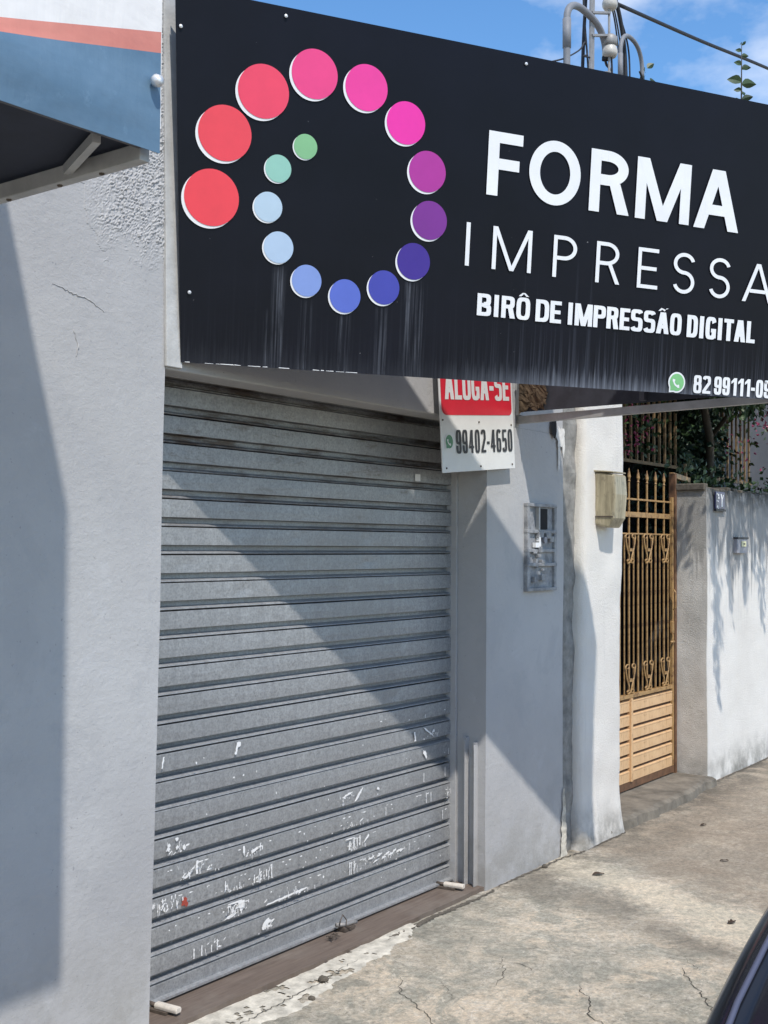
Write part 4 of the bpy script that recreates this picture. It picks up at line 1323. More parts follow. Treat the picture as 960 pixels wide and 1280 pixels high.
# louvred boards
xs_split = 7.092
bm_board = {}
def board_mesh(xa, xb):
    # a pressed plate: broad face, then a lip standing proud under a dark slot
    m = MB().prism([(0.006, 0.0), (-0.012, 0.0), (-0.012, 0.055), (0.006, 0.055)], 'x', xa, xb)
    m.prism([(0.010, 0.0575), (-0.013, 0.0570), (-0.013, 0.0640), (0.006, 0.0710), (0.010, 0.0710)], 'x', xa, xb)
    me = m.mesh('board'); me.materials.append(M['gate_panel']); return me
for xa, xb in ((GX0 + 0.036, xs_split - 0.016), (xs_split + 0.016, GX1 - 0.036)):
    bmh = board_mesh(xa, xb)
    for k in range(6):
        o = link('board', bmh, gate); o.location = (0, 0, 0.108 + 0.0895 * k)
MB().box(xs_split - 0.014, xs_split + 0.014, -0.024, 0.010, 0.106, 0.638).build('mullion', 'gate_panel', gate, bevel=0.002)
MB().box(GX0 + 0.03, GX1 - 0.03, 0.012, 0.014, 0.10, 0.64).build('panel_back', 'gate_rust', gate)
# main bars with spear heads, thin bars between them
def bar_mesh():
    m = MB().box(-0.0062, 0.0062, -0.0042, 0.0042, 0.665, 2.035)
    m.lathe([(0.005, 2.034), (0.010, 2.040), (0.006, 2.050), (0.012, 2.068), (0.010, 2.085), (0.004, 2.115), (0.0015, 2.124)], (0, 0, 0), 8)
    me = m.mesh('bar'); me.materials.append(M['gate']); return me
def thin_mesh():
    m = MB().box(-0.0045, 0.0045, -0.003, 0.003, 0.665, 1.693)
    me = m.mesh('thin_bar'); me.materials.append(M['gate']); return me
bme, tme = bar_mesh(), thin_mesh()
mains = [7.092 - 0.143 * k for k in range(5, 0, -1)] + [7.092 + 0.143 * k for k in range(0, 5)]
for x in mains:
    if GX0 + 0.04 < x < GX1 - 0.04:
        o = link('bar', bme, gate); o.location = (x, 0, 0)
    if GX0 + 0.04 < x + 0.0715 < GX1 - 0.04:
        o = link('thin_bar', tme, gate); o.location = (x + 0.0715, 0, 0)
# scroll ornaments, wrought as bent strips
def scroll_mesh():
    m = MB()
    for sx in (-1, 1):
        pts = []
        for k in range(25):
            t = k / 24; a = math.radians(-90 + 400 * t); r = 0.026 * (1 - 0.72 * t)
            pts.append((sx * (0.030 - r * math.sin(a) * 0.0 + r * math.cos(a)), -0.011, 0.075 + r * math.sin(a)))
        pts = [(sx * 0.006, -0.011, -0.085), (sx * 0.016, -0.011, -0.05), (sx * 0.036, -0.011, 0.0), (sx * 0.046, -0.011, 0.04)] + pts[3:]
        m.tube(pts, 0.0045, 6)
        m.tube([(sx * 0.004, -0.011, -0.088), (sx * 0.028, -0.011, -0.098), (sx * 0.034, -0.011, -0.080), (sx * 0.020, -0.011, -0.070)], 0.006, 6)
    m.box(-0.014, 0.014, -0.016, -0.006, -0.02, 0.0)
    me = m.mesh('scroll'); me.materials.append(M['gate']); return me
sme = scroll_mesh()
for i, x in enumerate(mains):
    if i % 2 == 1 and GX0 + 0.06 < x < GX1 - 0.05:
        for z, fl in ((1.605, 1), (0.765, 1)):
            o = link('scroll', sme, gate); o.location = (x, 0, z); o.scale = (1.45, 1, fl)
# lock and pull on the hinge side
MB().box(7.748, 7.778, -0.030, -0.009, 1.02, 1.10).build('lock_case', 'gate', gate, bevel=0.003)
MB().tube([(7.763, -0.03, 1.18), (7.763, -0.045, 1.20), (7.763, -0.045, 1.30), (7.763, -0.03, 1.32)], 0.006, 8).build('pull_handle', 'gate', gate, smooth=True)
MB().tube([(7.74, -0.02, 0.96), (7.80, -0.02, 0.96)], 0.007, 8).build('slide_bolt', 'gate', gate, smooth=True)

# ------------------------------------------------------------------ house and garden behind the wall
house = thing('house', 'grey rendered house standing in shade behind the garden wall', 'house')
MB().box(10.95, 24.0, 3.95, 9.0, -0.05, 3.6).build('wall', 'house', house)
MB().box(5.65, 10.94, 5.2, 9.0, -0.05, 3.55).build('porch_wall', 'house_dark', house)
MB().box(5.65, 10.94, 3.42, 5.19, 2.95, 3.10).build('added_shade_roof', 'roof', house)  # slab added to shade the space behind the gate
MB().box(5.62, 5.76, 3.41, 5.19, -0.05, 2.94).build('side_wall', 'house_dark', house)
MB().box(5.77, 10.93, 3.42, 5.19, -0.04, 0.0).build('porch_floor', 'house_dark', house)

def railing(name, label, x0, x1, Y, z0, z1, n):
    t = thing(name, label, 'railing', (x0, Y, z0))
    L = x1 - x0
    for z in (0.0, z1 - z0 - 0.02):
        MB().box(0, L, -0.010, 0.010, z, z + 0.024).build('rail', 'rail_iron', t)
    m = MB().box(-0.010, 0.010, -0.008, 0.008, 0.0245, z1 - z0 - 0.0205).mesh('bar'); m.materials.append(M['rail_iron'])
    for k in range(n):
        o = link('bar', m, t); o.location = (L * (k + 0.5) / n, 0, 0)
    return t
railing('iron_railing', 'brown iron railing above the gate, twined with a red flowering vine', 7.15, 8.95, 3.60, 2.235, 3.0, 17)
railing('iron_railing', 'short brown iron railing above the garden wall, beside the grey house', 9.75, 10.75, 3.62, 2.19, 3.0, 9)
bx = thing('wall_bracket', 'short ochre iron stub resting on the wall end beside the gate', 'bracket', (7.86, 3.2, 2.06))
MB().bar((-0.02, 0, 0.06), (0.42, 0.05, 0.045), 0.03, 0.035).build('stub_bar', 'gate', bx)
MB().bar((0.36, 0.04, -0.03), (0.33, 0.04, 0.16), 0.018, 0.018, (1, 0, 0)).build('upright', 'rail_iron', bx)

def leaf_quad(mb, p, size, d, rr, fold=0.25):
    """pointed leaf of four triangles, bent along its midrib"""
    d = Vector(d).normalized(); u = Vector((rr.uniform(-1, 1), rr.uniform(-1, 1), rr.uniform(-0.2, 1))).normalized()
    sd = d.cross(u)
    if sd.length < 1e-3: sd = Vector((1, 0, 0))
    sd.normalize(); nrm = sd.cross(d)
    p = Vector(p); w = size * 0.30
    a = p; b = p + d * size * 0.45 + sd * w + nrm * w * fold; c_ = p + d * size - nrm * size * 0.1; e = p + d * size * 0.45 - sd * w + nrm * w * fold; m_ = p + d * size * 0.5
    s = len(mb.v); mb.v += [tuple(q) for q in (a, b, c_, e, m_)]
    mb.f += [(s, s + 1, s + 4), (s + 1, s + 2, s + 4), (s + 2, s + 3, s + 4), (s + 3, s, s + 4)]
def broad_leaf(mb, p, size, d, side, droop=0.25):
    """larger leaf with a rounded outline, two bent rows of faces"""
    d = Vector(d).normalized(); sd = Vector(side); sd = (sd - d * sd.dot(d)).normalized(); nrm = sd.cross(d); p = Vector(p)
    prof_ = [(0.0, 0.02), (0.15, 0.16), (0.35, 0.27), (0.55, 0.27), (0.75, 0.18), (0.9, 0.08), (1.0, 0.005)]
    s = len(mb.v)
    for t_, w_ in prof_:
        c0 = p + d * size * t_ - Vector((0, 0, 1)) * droop * size * t_ * t_
        mb.v += [tuple(c0 + sd * w_ * size + nrm * w_ * size * 0.35), tuple(c0), tuple(c0 - sd * w_ * size + nrm * w_ * size * 0.35)]
    for i in range(len(prof_) - 1):
        for j in (0, 1):
            k = s + 3 * i + j; mb.f.append((k, k + 1, k + 4, k + 3))
def foliage(mb, clumps, per, size, rr):
    for (cx, cy, cz, r) in clumps:
        for k in range(int(per * (r / 0.3) ** 2)):
            v = Vector((rr.gauss(0, 1), rr.gauss(0, 1), rr.gauss(0, 1))); v.normalize()
            rad = r * rr.random() ** 0.45
            p = Vector((cx, cy, cz)) + Vector((v.x * rad, v.y * rad, v.z * rad * 0.85))
            d = (v + Vector((rr.uniform(-.8, .8), rr.uniform(-.8, .8), rr.uniform(-1.2, 0.3)))).normalized()
            leaf_quad(mb, p, size * rr.uniform(0.6, 1.25), d, rr)

# the vine: trunk behind the wall, crown over the gate and wall, a shoot above the sign
vine = thing('bougainvillea', 'bougainvillea with small red bracts sprawling over the garden wall and gate', 'vine', (8.5, 3.55, 0))
rr = random.Random(31)
tr = MB()
off = Vector((8.5, 3.55, 0))
def tv(*p): return tuple(Vector(p) - off)
tr.tube([tv(9.42, 3.60, 0), tv(9.40, 3.55, 0.8), tv(9.38, 3.50, 1.6), tv(9.25, 3.45, 2.5), tv(8.2, 3.2, 3.15)], [0.06, 0.05, 0.045, 0.035, 0.025], 8)
limbs = [((8.2, 3.2, 3.1), (7.8, 2.9, 3.5), (7.3, 2.6, 3.7)), ((9.25, 3.45, 2.5), (9.2, 3.0, 3.0), (9.3, 2.6, 3.3)), ((8.2, 3.2, 3.1), (8.4, 2.7, 3.5), (8.7, 2.35, 3.4)),
         ((8.2, 3.2, 3.1), (7.75, 2.9, 3.9), (7.60, 2.65, 4.2)), ((9.2, 3.0, 3.0), (9.6, 3.2, 3.1), (10.3, 3.3, 3.0))]
limbs.append(((8.4, 2.7, 3.5), (8.0, 2.2, 3.5), (7.35, 1.85, 3.38)))
limbs.append(((8.7, 2.35, 3.4), (8.4, 2.1, 3.45), (8.0, 2.05, 3.38)))
limbs.append(((9.3, 2.6, 3.3), (8.9, 2.3, 3.45), (8.6, 2.1, 3.38)))
for L in limbs: tr.tube([tv(*q) for q in L], [0.02, 0.014, 0.008], 6)
shoot = [(7.60, 2.65, 4.2), (7.585, 2.61, 4.5), (7.56, 2.60, 4.72), (7.565, 2.60, 4.93)]
tr.tube([tv(*q) for q in shoot], [0.007, 0.0055, 0.004, 0.002], 6)
tr.build('trunk', 'stem', vine, smooth=True)
fo = MB()
cl = []
for (cx, cy, cz, r) in ((7.35, 2.75, 3.45, 0.34), (7.75, 2.75, 3.7, 0.32), (8.2, 2.6, 3.45, 0.36), (8.75, 2.5, 3.3, 0.36), (9.3, 2.65, 3.2, 0.34), (8.4, 3.1, 3.2, 0.36), (9.9, 3.1, 3.1, 0.34),
                        (8.9, 3.1, 2.9, 0.30), (7.9, 3.2, 3.2, 0.34), (9.4, 3.2, 2.9, 0.28), (7.55, 2.45, 3.55, 0.18), (8.5, 2.3, 3.3, 0.22)):
    cl.append((cx - off.x, cy - off.y, cz, r))
foliage(fo, cl, 420, 0.075, rr)
# hanging sprays that throw the pointed shadows on the wall
for (x, y, z0, L) in ((7.35, 2.42, 3.2, 0.55), (7.62, 2.36, 3.1, 0.40), (8.55, 2.35, 3.1, 0.45), (9.1, 2.4, 3.0, 0.45), (8.1, 2.40, 3.15, 0.35)):
    for k in range(60):
        t = rr.random(); q = (x + rr.gauss(0, 0.05 * (1.1 - t)) + 0.05 * t, y + rr.gauss(0, 0.04), z0 - 0.10 - L * t * 0.6)
        leaf_quad(fo, tv(*q), 0.07, (rr.uniform(-.5, .5), rr.uniform(-.5, .5), -1), rr)
# outer limb over the pavement, its hanging sprays throw the long shadows on the wall
for (xw, zt_, zb_, wd_) in ((8.06, 1.45, 0.62, 0.05), (7.98, 1.95, 1.40, 0.03), (8.30, 2.05, 1.25, 0.06), (8.45, 2.05, 1.60, 0.07), (8.62, 2.05, 1.30, 0.06), (8.80, 2.05, 1.50, 0.07), (9.0, 2.05, 1.10, 0.07), (9.25, 2.05, 1.3, 0.08), (9.6, 2.05, 1.2, 0.08)):
    kk = (3.35 - zt_) / SUN.z
    bx_, by_ = xw + SUN.x * kk, YW + SUN.y * kk
    for k in range(int(150 * (zt_ - zb_) + 40)):
        t_ = rr.random(); z = 3.35 - (zt_ - zb_) * t_
        q = (bx_ + rr.gauss(0, wd_ * (1.15 - t_)), by_ + rr.gauss(0, 0.05), z)
        leaf_quad(fo, tv(*q), 0.075, (rr.uniform(-.6, .6), rr.uniform(-.6, .6), -1), rr)
# thin sprays down the railing
for k in range(520):
    x = rr.choice((rr.uniform(7.7, 8.3), rr.uniform(8.4, 10.9), rr.uniform(8.8, 9.9))); z = rr.uniform(2.3, 3.0)
    leaf_quad(fo, tv(x, 3.53 + rr.uniform(-0.06, 0.1), z), 0.055, (rr.uniform(-1, 1), rr.uniform(-1, 0.3), rr.uniform(-1, .4)), rr)
# leaves of the shoot
for z, s_, az in ((4.50, 0.09, 0.5), (4.52, 0.10, 2.9), (4.50, 0.08, 4.2), (4.56, 0.07, 1.2), (4.60, 0.055, 5.6), (4.66, 0.10, 0.1), (4.675, 0.10, 3.3), (4.62, 0.05, 4.0), (4.77, 0.06, 0.4), (4.79, 0.06, 3.0), (4.76, 0.05, 1.4), (4.85, 0.05, 0.0), (4.88, 0.045, 3.2), (4.92, 0.04, 1.8), (4.93, 0.03, 5.2)):
    broad_leaf(fo, tv(7.565, 2.60, z), s_ * 1.15, (math.cos(az) * 0.62, -math.sin(az) * 0.5 - math.cos(az) * 0.5, 0.35), (rr.uniform(-.4, .4), rr.uniform(-.4, .4), 0.8), 0.3)
for x, z in ((7.72, 4.50), (7.75, 4.55), (7.70, 4.58)):
    leaf_quad(fo, tv(x, 2.45, z), 0.05, (0.7, -0.6, 0.2), rr)
f = fo.build('crown', 'leaf', vine, fix=False); f['kind'] = 'stuff'
pe = MB()
for k in range(170):
    x = rr.choice((rr.uniform(7.6, 8.2), rr.uniform(7.7, 8.05), rr.uniform(9.6, 10.9))); z = rr.uniform(2.28, 2.95)
    leaf_quad(pe, tv(x, 3.50 + rr.uniform(-0.05, 0.08), z), 0.035, (rr.uniform(-1, 1), rr.uniform(-1, 0.2), rr.uniform(-1, 1)), rr, 0.6)
for k in range(50):
    leaf_quad(pe, tv(10.3 + rr.gauss(0, 0.12), 3.3 + rr.gauss(0, 0.06), 2.72 + rr.gauss(0, 0.05)), 0.05, (rr.uniform(-1, 1), rr.uniform(-1, 0.2), rr.uniform(-1, 1)), rr, 0.6)
f = pe.build('bracts', 'petal', vine, fix=False); f['kind'] = 'stuff'

shrub = thing('shrub', 'dense dark shrub in shade between the two iron railings', 'shrub', (9.35, 3.75, 0))
sh = MB(); rr = random.Random(77)
foliage(sh, [(0, 0, 2.5, 0.36), (-0.3, 0.05, 2.35, 0.28), (0.3, 0.05, 2.35, 0.28), (0.05, 0, 2.85, 0.34), (-0.1, 0, 1.9, 0.36), (0.2, 0, 1.9, 0.36), (0.1, 0.1, 3.1, 0.3)], 700, 0.07, rr)
f = sh.build('crown', 'leaf_dark', shrub, fix=False); f['kind'] = 'stuff'
MB().tube([(0, 0.05, 0), (0.02, 0.05, 1.2), (-0.02, 0.03, 2.4)], [0.05, 0.04, 0.02], 8).build('trunk', 'stem', shrub)
wd = MB()
for k in range(260):
    x = rr.uniform(-1.35, 1.2); leaf_quad(wd, (x, rr.uniform(-0.55, -0.35), 2.06 + rr.random() ** 2 * 0.16), 0.06, (rr.uniform(-1, 1), rr.uniform(-0.6, .4), rr.uniform(0, 1)), rr)
weeds = wd.build('wall_weeds', 'leaf', fix=False); weeds.location = (9.35, 3.75, 0); weeds['kind'] = 'stuff'
tag(weeds, 'low green weeds growing along the top of the garden wall', 'weeds')

# ------------------------------------------------------------------ service masts, insulator rack, cables above the sign
def hook_pipe(label, base, zt, reach, rise, drop, r):
    t = thing('service_mast', label, 'conduit', base)
    pts = [(0, 0, 0), (0, 0, zt - rise)]
    for k in range(17):
        a = math.radians(180 - 180 * k / 16); e = 0.82
        c_, s_ = math.cos(a), math.sin(a)
        u = reach * 0.5 + reach * 0.5 * math.copysign(abs(c_) ** e, c_)
        pts.append((u, 0.03 * u, zt - rise + rise * abs(s_) ** e))
    e = pts[-1]; pts.append((e[0], e[1], e[2] - drop))
    MB().tube(pts, r, 12).build('bent_pipe', 'pvc', t, smooth=True)
    MB().tube([(0, 0, zt - rise - 0.16), (0, 0, zt - rise + 0.01)], r * 1.20, 12).build('socket', 'pvc', t, smooth=True)
    e = pts[-1]
    MB().tube([(e[0], e[1], e[2] - 0.001), (e[0], e[1], e[2] - 0.02)], r * 1.1, 12).build('end_cap', 'rubber', t)
    return t
hook_pipe('thick grey conduit bent over like a cane behind the sign', (6.045, 3.10, 2.6), 2.205, 0.55, 0.15, 0.02, 0.021)
hook_pipe('thinner grey conduit with a bent top, right of the insulators', (6.775, 3.10, 2.6), 2.275, 0.36, 0.17, 0.02, 0.014)
rack = thing('insulator_rack', 'galvanised rack with white porcelain insulators between the bent conduits', 'insulator rack', (6.39, 3.12, 2.6))
MB().bar((-0.02, 0, 0), (0.03, 0, 2.55), 0.050, 0.012, (0, 1, 0)).build('back_strap', 'galv', rack)
for z in (1.93, 2.16, 2.30, 2.48):
    MB().bar((0.01, 0, z - 0.06), (0.20, -0.03, z), 0.026, 0.012, (0, 0, 1)).build('bracket_arm', 'galv', rack)
for z in (2.10, 2.40):
    io = MB().lathe([(0.0, -0.075), (0.036, -0.072), (0.047, -0.055), (0.048, -0.035), (0.041, -0.012), (0.036, -0.002), (0.0, 0.0)], (0.21, -0.03, z), 20).build('insulator', 'porcelain', rack, smooth=True)
    MB().lathe([(0.038, -0.001), (0.046, 0.004), (0.046, 0.050), (0.028, 0.066), (0.0, 0.067)], (0.21, -0.03, z), 20).build('insulator_cap', 'galv', io, smooth=True)
MB().tube([(0.20, -0.03, 1.80), (0.20, -0.03, 2.62)], 0.008, 8).build('spindle', 'galv', rack)
def cable(label, pts, r, group=None):
    P = [Vector(p) for p in pts]; out = []
    for i in range(len(P) - 1):
        p0 = P[max(i - 1, 0)]; p1 = P[i]; p2 = P[i + 1]; p3 = P[min(i + 2, len(P) - 1)]
        for k in range(8):
            t = k / 8
            out.append(0.5 * ((2 * p1) + (p2 - p0) * t + (2 * p0 - 5 * p1 + 4 * p2 - p3) * t * t + (3 * p1 - p0 - 3 * p2 + p3) * t ** 3))
    out.append(P[-1])
    o = MB().tube(out, r, 6).build('cable', 'cable', smooth=True)
    return tag(o, label, 'cable', group)
cable('black service cable running from the insulators off to the right against the sky', [(6.90, 3.18, 5.10), (8.4, 3.20, 5.40), (9.98, 3.20, 5.72), (14.0, 3.2, 6.5), (30.0, 3.2, 9.2), (60.0, 3.2, 13.0)], 0.013)
cable('black cable dropping behind the thick bent conduit, left of the rack', [(6.55, 3.2, 5.4), (6.49, 3.2, 4.97), (6.45, 3.2, 4.55), (6.43, 3.2, 4.0)], 0.011)
cable('dark cable leaving the thick conduit mouth and falling beside the insulators', [(6.595, 3.12, 4.66), (6.61, 3.12, 4.60), (6.66, 3.10, 4.5), (6.68, 3.1, 4.0)], 0.008)
cable('bundled dark cable arching down from the rack top behind the thin conduit', [(6.72, 3.15, 5.16), (6.86, 3.15, 5.02), (6.95, 3.15, 4.78), (6.97, 3.15, 4.40), (6.97, 3.15, 4.0)], 0.014)
cable('slim cable hanging straight down inside the thin conduit hook', [(6.86, 3.15, 5.02), (7.00, 3.15, 4.85), (7.03, 3.15, 4.6), (7.03, 3.15, 4.1)], 0.006)
cable('thin cable trailing from the thin conduit mouth down to the right', [(7.07, 3.10, 4.70), (7.16, 3.10, 4.62), (7.30, 3.10, 4.46), (7.42, 3.10, 4.30)], 0.007)
cable('thin looped wire between the thick conduit and the rack', [(5.9, 3.12, 4.37), (6.07, 3.12, 4.45), (6.25, 3.12, 4.56), (6.32, 3.12, 4.63), (6.35, 3.12, 4.57), (6.30, 3.12, 4.54), (6.42, 3.12, 4.57)], 0.005)
cable('slack black wire sagging left from the rack top behind the thick conduit', [(6.40, 3.14, 5.12), (6.34, 3.14, 4.95), (6.36, 3.14, 4.75), (6.41, 3.14, 4.45), (6.42, 3.14, 4.1)], 0.006)
cable('twisted pair of wires between the insulators and the thin conduit', [(6.60, 3.09, 4.99), (6.74, 3.12, 4.90), (6.84, 3.14, 4.72), (6.87, 3.14, 4.45), (6.88, 3.14, 4.1)], 0.005)
cable('wire hanging from the lower insulator straight down behind the sign', [(6.60, 3.08, 4.64), (6.61, 3.08, 4.5), (6.58, 3.08, 4.3), (6.58, 3.08, 4.0)], 0.006)
cable('thin wire rising from the thin conduit to the rack top', [(7.0, 3.16, 4.4), (6.93, 3.16, 4.75), (6.83, 3.16, 5.0), (6.70, 3.16, 5.15)], 0.005)
tw = thing('twig_plant', 'small green twig plant sprouting by the thin conduit above the sign', 'plant', (6.98, 3.0, 3.4))
rr = random.Random(3)
tp = MB().tube([(0, 0, 0), (0.03, 0, 0.6), (0.06, -0.01, 1.15)], [0.008, 0.006, 0.003], 6); tp.tube([(0.03, 0, 0.6), (0.22, 0, 0.9), (0.30, 0, 1.08)], [0.005, 0.004, 0.002], 6)
tp.build('stem', 'stem', tw)
tl = MB()
for x, z, s_, a in ((-0.06, 1.22, 0.06, 3.3), (-0.02, 1.26, 0.06, 1.2), (-0.08, 1.18, 0.05, 4.0), (0.02, 1.2, 0.05, 0.2), (0.26, 1.04, 0.12, 0.05), (0.26, 1.05, 0.11, 3.0), (0.20, 1.02, 0.10, 2.2), (0.30, 1.03, 0.12, 5.8), (0.10, 1.1, 0.05, 2.8), (-0.12, 1.1, 0.07, 3.1), (0.30, 1.12, 0.10, 0.3)):
    broad_leaf(tl, (x, 0, z), s_ * 1.25, (math.cos(a), -0.3, math.sin(a) * 0.4 + 0.2), (rr.uniform(-.4, .4), rr.uniform(-.5, .5), 0.8), 0.3)
tl.build('leaves', 'leaf', tw, fix=False)

# ------------------------------------------------------------------ awning of the shop on the left
aw = thing('awning', 'shop awning of white, coral and blue tarpaulin on a metal frame', 'awning', (1.578, 1.69, 2.37))
AO = Vector((1.578, 1.69, 2.37))
def av(p): return tuple(Vector(p) - AO)
AX0, AX1 = -3.2, 1.578
def strip(zlo, zhi, mat, name):
    m = MB(); nx_, nz_ = 60, 6
    s = len(m.v)
    for i in range(nx_ + 1):
        x = AX0 + (AX1 - AX0) * i / nx_
        a, b = zlo(x), zhi(x)
        for j in range(nz_ + 1):
            z = a + (b - a) * j / nz_
            y = 1.69 + 0.02 * (1 - min(1, (z - 2.37) / 0.25)) * 0.0 + 0.006 * fbm(x * 2.4, z * 3, 1.5) * (0.2 + min(1, (AX1 - x) * 3))
            y += -0.010 * math.sin(max(0, min(1, (2.50 - z) / 0.13)) * math.pi) * min(1, (AX1 - x) * 4)
            m.v.append(av((x, y, z)))
    for i in range(nx_):
        for j in range(nz_):
            k = s + i * (nz_ + 1) + j
            m.f.append((k, k + nz_ + 1, k + nz_ + 2, k + 1))
    o = m.build(name, mat, aw, smooth=True, fix=False)
    so = o.modifiers.new('thick', 'SOLIDIFY'); so.thickness = 0.002; so.offset = -1; so.use_rim = False
    return o
zb = lambda x: 2.372 + (x - 1.578) * 0.03
zr0 = lambda x: 2.568 + (x - 1.571) * 0.25 if x > 0.9 else 2.568 - 0.67 * 0.25 + (x - 0.9) * 0.05
zr1 = lambda x: 2.609 + (x - 1.570) * 0.29 if x > 0.9 else 2.609 - 0.67 * 0.29 + 0.0 + (x - 0.9) * 0.05
strip(zb, zr0, 'tarp_blue', 'blue_valance')
strip(zr0, zr1, 'tarp_red', 'coral_stripe')
strip(zr1, lambda x: 3.80, 'tarp_white', 'white_front')
m = MB().poly([av((AX0, 1.69, 3.80)), av((AX1, 1.69, 3.80)), av((AX1, 2.885, 4.60)), av((AX0, 2.885, 4.60))])
m.poly([av((AX1, 1.69, 2.42)), av((AX1, 1.69, 3.80)), av((AX1, 2.885, 4.60)), av((AX1, 2.885, 2.42))])
side = m.build('top_and_side_sheet', 'tarp_white', aw, fix=False)
so = side.modifiers.new('thick', 'SOLIDIFY'); so.thickness = 0.002
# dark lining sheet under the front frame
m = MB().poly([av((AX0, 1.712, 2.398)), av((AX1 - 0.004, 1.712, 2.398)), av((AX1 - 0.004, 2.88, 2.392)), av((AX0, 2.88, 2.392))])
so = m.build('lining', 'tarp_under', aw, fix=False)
MB().bar(av((AX1 - 0.016, 1.715, 2.374)), av((AX1 - 0.016, 2.885, 2.366)), 0.026, 0.034).build('side_bar', 'frame', aw, bevel=0.002)
MB().bar(av((AX0, 1.708, 2.26)), av((AX1 - 0.03, 1.708, 2.386)), 0.020, 0.014).build('front_bar', 'frame_dark', aw)
for x0_, y0_, x1_, y1_ in ((1.455, 1.73, 1.548, 1.93), (1.05, 1.73, 1.545, 2.62), (0.3, 1.73, 0.3, 2.88), (-0.8, 1.73, -0.8, 2.88)):
    MB().bar(av((x0_, y0_, 2.376)), av((x1_, y1_, 2.376)), 0.016, 0.020).build('brace', 'frame', aw)
for y in (1.84, 1.97, 2.14, 2.36, 2.6):
    zz = 2.374 - 0.008 * (y - 1.715) / 1.17 - 0.0172
    MB().lathe([(0, 0.0), (0.006, 0.0), (0.005, -0.003), (0, -0.004)], av((AX1 - 0.016, y, zz)), 8, 'z').build('screw', 'lock_dark', aw)
MB().lathe([(0.0, 0.0), (0.011, 0.0), (0.013, -0.008), (0.009, -0.016), (0.0, -0.019)], av((1.556, 1.683, 2.505)), 14, 'y').build('cap_nut', 'bolt', aw, smooth=True)

# ------------------------------------------------------------------ parked black car at the kerb
car = thing('parked_car', 'black car parked at the kerb, only the edge of its bonnet in view', 'car', (3.1, -0.10, -0.16))
CO = Vector((3.1, -0.10, -0.16))
def lerp(tab, x):
    for (a, ya), (b, yb) in zip(tab[:-1], tab[1:]):
        if x <= b: return ya + (yb - ya) * max(0, (x - a)) / (b - a)
    return tab[-1][1]
hood = [(1.20, 0.74), (1.30, 0.84), (1.60, 0.945), (1.87, 1.035), (2.17, 1.130), (2.60, 1.20), (2.75, 1.21), (4.4, 1.22), (5.0, 1.20), (5.25, 1.05), (5.30, 0.8)]
half = [(1.20, 0.60), (1.30, 0.72), (1.55, 0.81), (1.9, 0.845), (2.4, 0.86), (4.6, 0.86), (5.1, 0.80), (5.30, 0.66)]
b = MB(); stx = [1.20, 1.24, 1.30, 1.42, 1.55, 1.7, 1.9, 2.17, 2.4, 2.6, 2.75, 3.2, 3.8, 4.4, 4.8, 5.0, 5.15, 5.25, 5.30]
rows = []
for x in stx:
    zh = lerp(hood, x); w_ = lerp(half, x); lo = 0.28 if 1.3 < x < 5.2 else 0.36
    hs = [(w_ * 0.93, lo), (w_ * 0.985, lo + 0.10), (w_, (lo + zh) / 2), (w_ * 0.992, zh - 0.11), (w_ * 0.972, zh - 0.050), (w_ * 0.940, zh - 0.020), (w_ * 0.905, zh - 0.014), (w_ * 0.875, zh - 0.022), (w_ * 0.84, zh - 0.004), (w_ * 0.5, zh + 0.020)]
    ring = [(y, z) for y, z in hs] + [(-y, z) for y, z in reversed(hs)]
    rows.append([(x - CO.x, y, z) for y, z in ring])
m_ = len(rows[0])
for r_ in rows: b.v += r_
for i in range(len(rows) - 1):
    for k in range(m_):
        k2 = (k + 1) % m_
        b.f.append((i * m_ + k, i * m_ + k2, (i + 1) * m_ + k2, (i + 1) * m_ + k))
b.f.append(tuple(range(m_))); b.f.append(tuple((len(rows) - 1) * m_ + k for k in range(m_)))
o = b.build('body', 'car', car, smooth=True)
sb = o.modifiers.new('sub', 'SUBSURF'); sb.levels = 1; sb.render_levels = 2
tb = MB().tube([(x - CO.x, lerp(half, x) * 0.905, lerp(hood, x) - 0.012) for x in (1.36, 1.48, 1.6, 1.75, 1.9, 2.05, 2.2, 2.4, 2.6)], 0.0055, 8)  # pale tube stands in for the reflection along the bonnet crease, both sides
tb.build('bonnet_glint', 'glint', car, smooth=True)
tb = MB().tube([(x - CO.x, -lerp(half, x) * 0.905, lerp(hood, x) - 0.012) for x in (1.36, 1.48, 1.6, 1.75, 1.9, 2.05, 2.2, 2.4, 2.6)], 0.0055, 8)
tb.build('bonnet_glint', 'glint', car, smooth=True)
gh = MB(); rows = []
for x, w_, z in ((2.55, 0.70, 1.195), (3.25, 0.62, 1.60), (3.7, 0.62, 1.64), (4.4, 0.60, 1.61), (4.95, 0.62, 1.22)):
    wb = 0.76 if x < 4.9 else 0.70
    rows.append([(x - CO.x, y, zz) for y, zz in ((wb, 1.16), (w_ + 0.03, z - 0.07), (w_ - 0.04, z - 0.012), (0, z + 0.012), (-w_ + 0.04, z - 0.012), (-w_ - 0.03, z - 0.07), (-wb, 1.16))])
for r_ in rows: gh.v += r_
for i in range(4):
    for k in range(6): gh.f.append((i * 7 + k, i * 7 + k + 1, (i + 1) * 7 + k + 1, (i + 1) * 7 + k))
gh.build('glasshouse', 'glass', car, smooth=True)
rf = MB(); xs_ = ((3.24, 1.606), (3.45, 1.633), (3.7, 1.652), (4.1, 1.643), (4.42, 1.620)); ys_ = (0.60, 0.40, 0.2, 0, -0.2, -0.40, -0.60)
for x, z in xs_:
    for y in ys_: rf.v.append((x - CO.x, y, z + 0.006 - 0.055 * (abs(y) / 0.60) ** 3))
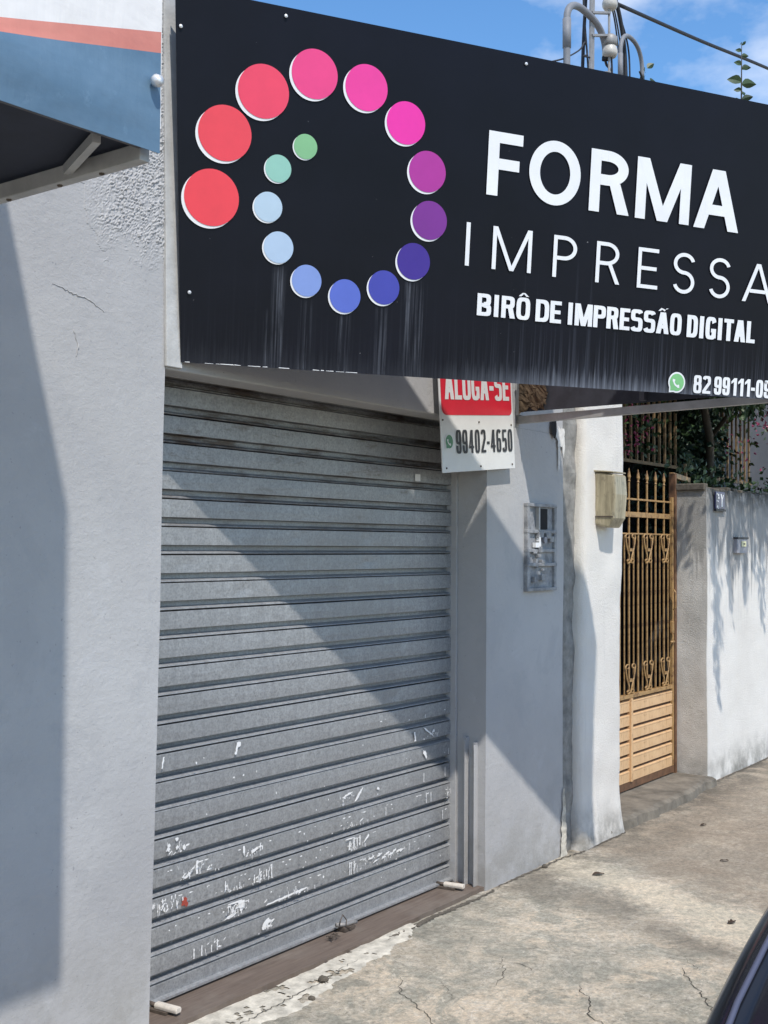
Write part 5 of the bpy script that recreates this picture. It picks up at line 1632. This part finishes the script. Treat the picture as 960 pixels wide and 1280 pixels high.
for i in range(len(xs_) - 1):
    for j in range(6):
        k = i * 7 + j; rf.f.append((k, k + 1, k + 8, k + 7))
rf.build('roof', 'car', car, smooth=True, fix=False)
for sy in (-1, 1):
    for xx in (1.95, 4.50):
        wh = MB().lathe([(0.20, -0.10), (0.30, -0.095), (0.315, -0.06), (0.315, 0.06), (0.30, 0.095), (0.20, 0.10)], (xx - CO.x, sy * 0.76, 0.315), 28, 'y').build('tyre', 'rubber', car, smooth=True)
        MB().lathe([(0.0, -0.104), (0.06, -0.106), (0.19, -0.101), (0.199, 0.101), (0.06, 0.106), (0.0, 0.104)], (xx - CO.x, sy * 0.76, 0.315), 20, 'y').build('rim', 'chrome', wh)
    MB().prism([(1.235 - CO.x, 0.72), (1.42 - CO.x, 0.80), (1.40 - CO.x, 0.69), (1.25 - CO.x, 0.64)], 'y', sy * 0.56, sy * 0.735).build('headlight', 'lamp', car, bevel=0.01)
    mr = MB().prism([(2.86 - CO.x, 1.20), (2.98 - CO.x, 1.19), (3.02 - CO.x, 1.23), (3.01 - CO.x, 1.31), (2.94 - CO.x, 1.33), (2.87 - CO.x, 1.29)], 'y', sy * 0.88, sy * 1.03).build('mirror', 'car', car, bevel=0.025)
    MB().bar((2.97 - CO.x, sy * 0.80, 1.20), (2.96 - CO.x, sy * 0.90, 1.225), 0.05, 0.025).build('mirror_stalk', 'rubber', mr)
    MB().box(5.20 - CO.x, 5.32 - CO.x, sy * 0.50, sy * 0.70, 0.72, 0.88).build('tail_light', 'rent_red', car, bevel=0.01)
MB().box(1.17 - CO.x, 1.25 - CO.x, -0.42, 0.42, 0.40, 0.52).build('grille', 'rubber', car, bevel=0.01)

# ------------------------------------------------------------------ litter on the pavement
def dry_leaf(x, y, L, ang, label):
    L *= 0.8
    rr = random.Random(int(x * 1000))
    m = MB(); d = Vector((math.cos(ang), math.sin(ang), 0)); sd = Vector((-d.y, d.x, 0))
    n = 6; ridge = []; lft = []; rgt = []
    for k in range(n + 1):
        t = k / n; wv = 0.24 * L * max(0.0, math.sin(math.pi * t)) ** 0.8; hz = 0.003 + 0.005 * math.sin(t * 3.1) * rr.uniform(0.6, 1.2)
        c0 = d * (L * (t - 0.5)); ridge.append(c0 + Vector((0, 0, hz))); lft.append(c0 + sd * wv + Vector((0, 0, hz + 0.008 * rr.random()))); rgt.append(c0 - sd * wv + Vector((0, 0, hz + 0.006 * rr.random())))
    for k in range(n):
        m.poly([ridge[k], ridge[k + 1], lft[k + 1], lft[k]]); m.poly([ridge[k], rgt[k], rgt[k + 1], ridge[k + 1]])
    o = m.build('dry_leaf', 'dry_leaf', fix=False); o.location = (x, y, pave_z(x, y) + 0.001)
    tag(o, label, 'leaf', 'dry leaves on the pavement')
dry_leaf(5.389, 2.582, 0.085, -0.6, 'longish dry leaf on the pale patch in front of the white column')
dry_leaf(5.051, 1.789, 0.07, -0.3, 'dark curled leaf on the pavement nearest the black car')
dry_leaf(6.691, 2.538, 0.055, -0.5, 'dry leaf on the pavement in front of the iron gate')
dry_leaf(6.019, 2.171, 0.06, -0.9, 'dry leaf on the brownish pavement midway before the gate')
def pebble(x, y, r, label):
    rr = random.Random(int(x * 999)); bm = bmesh.new(); bmesh.ops.create_icosphere(bm, subdivisions=2, radius=r)
    for v in bm.verts: v.co *= 1 + 0.35 * noise.noise(v.co * (1.6 / r) + Vector((x, y, 0))); v.co.z *= 0.7
    me = bpy.data.meshes.new('pebble'); bm.to_mesh(me); bm.free(); me.materials.append(M['dirt'])
    o = link('pebble', me); o.location = (x, y, pave_z(x, y) + r * 0.45)
    tag(o, label, 'pebble', 'pebbles on the pavement')
pebble(3.46, 2.775, 0.020, 'dark pebble on the pale mortar in front of the shutter')
pebble(3.30, 2.700, 0.013, 'smaller dark pebble at the outer edge of the pale mortar')
pebble(5.35, 2.86, 0.016, 'reddish chip at the foot of the grey pier')
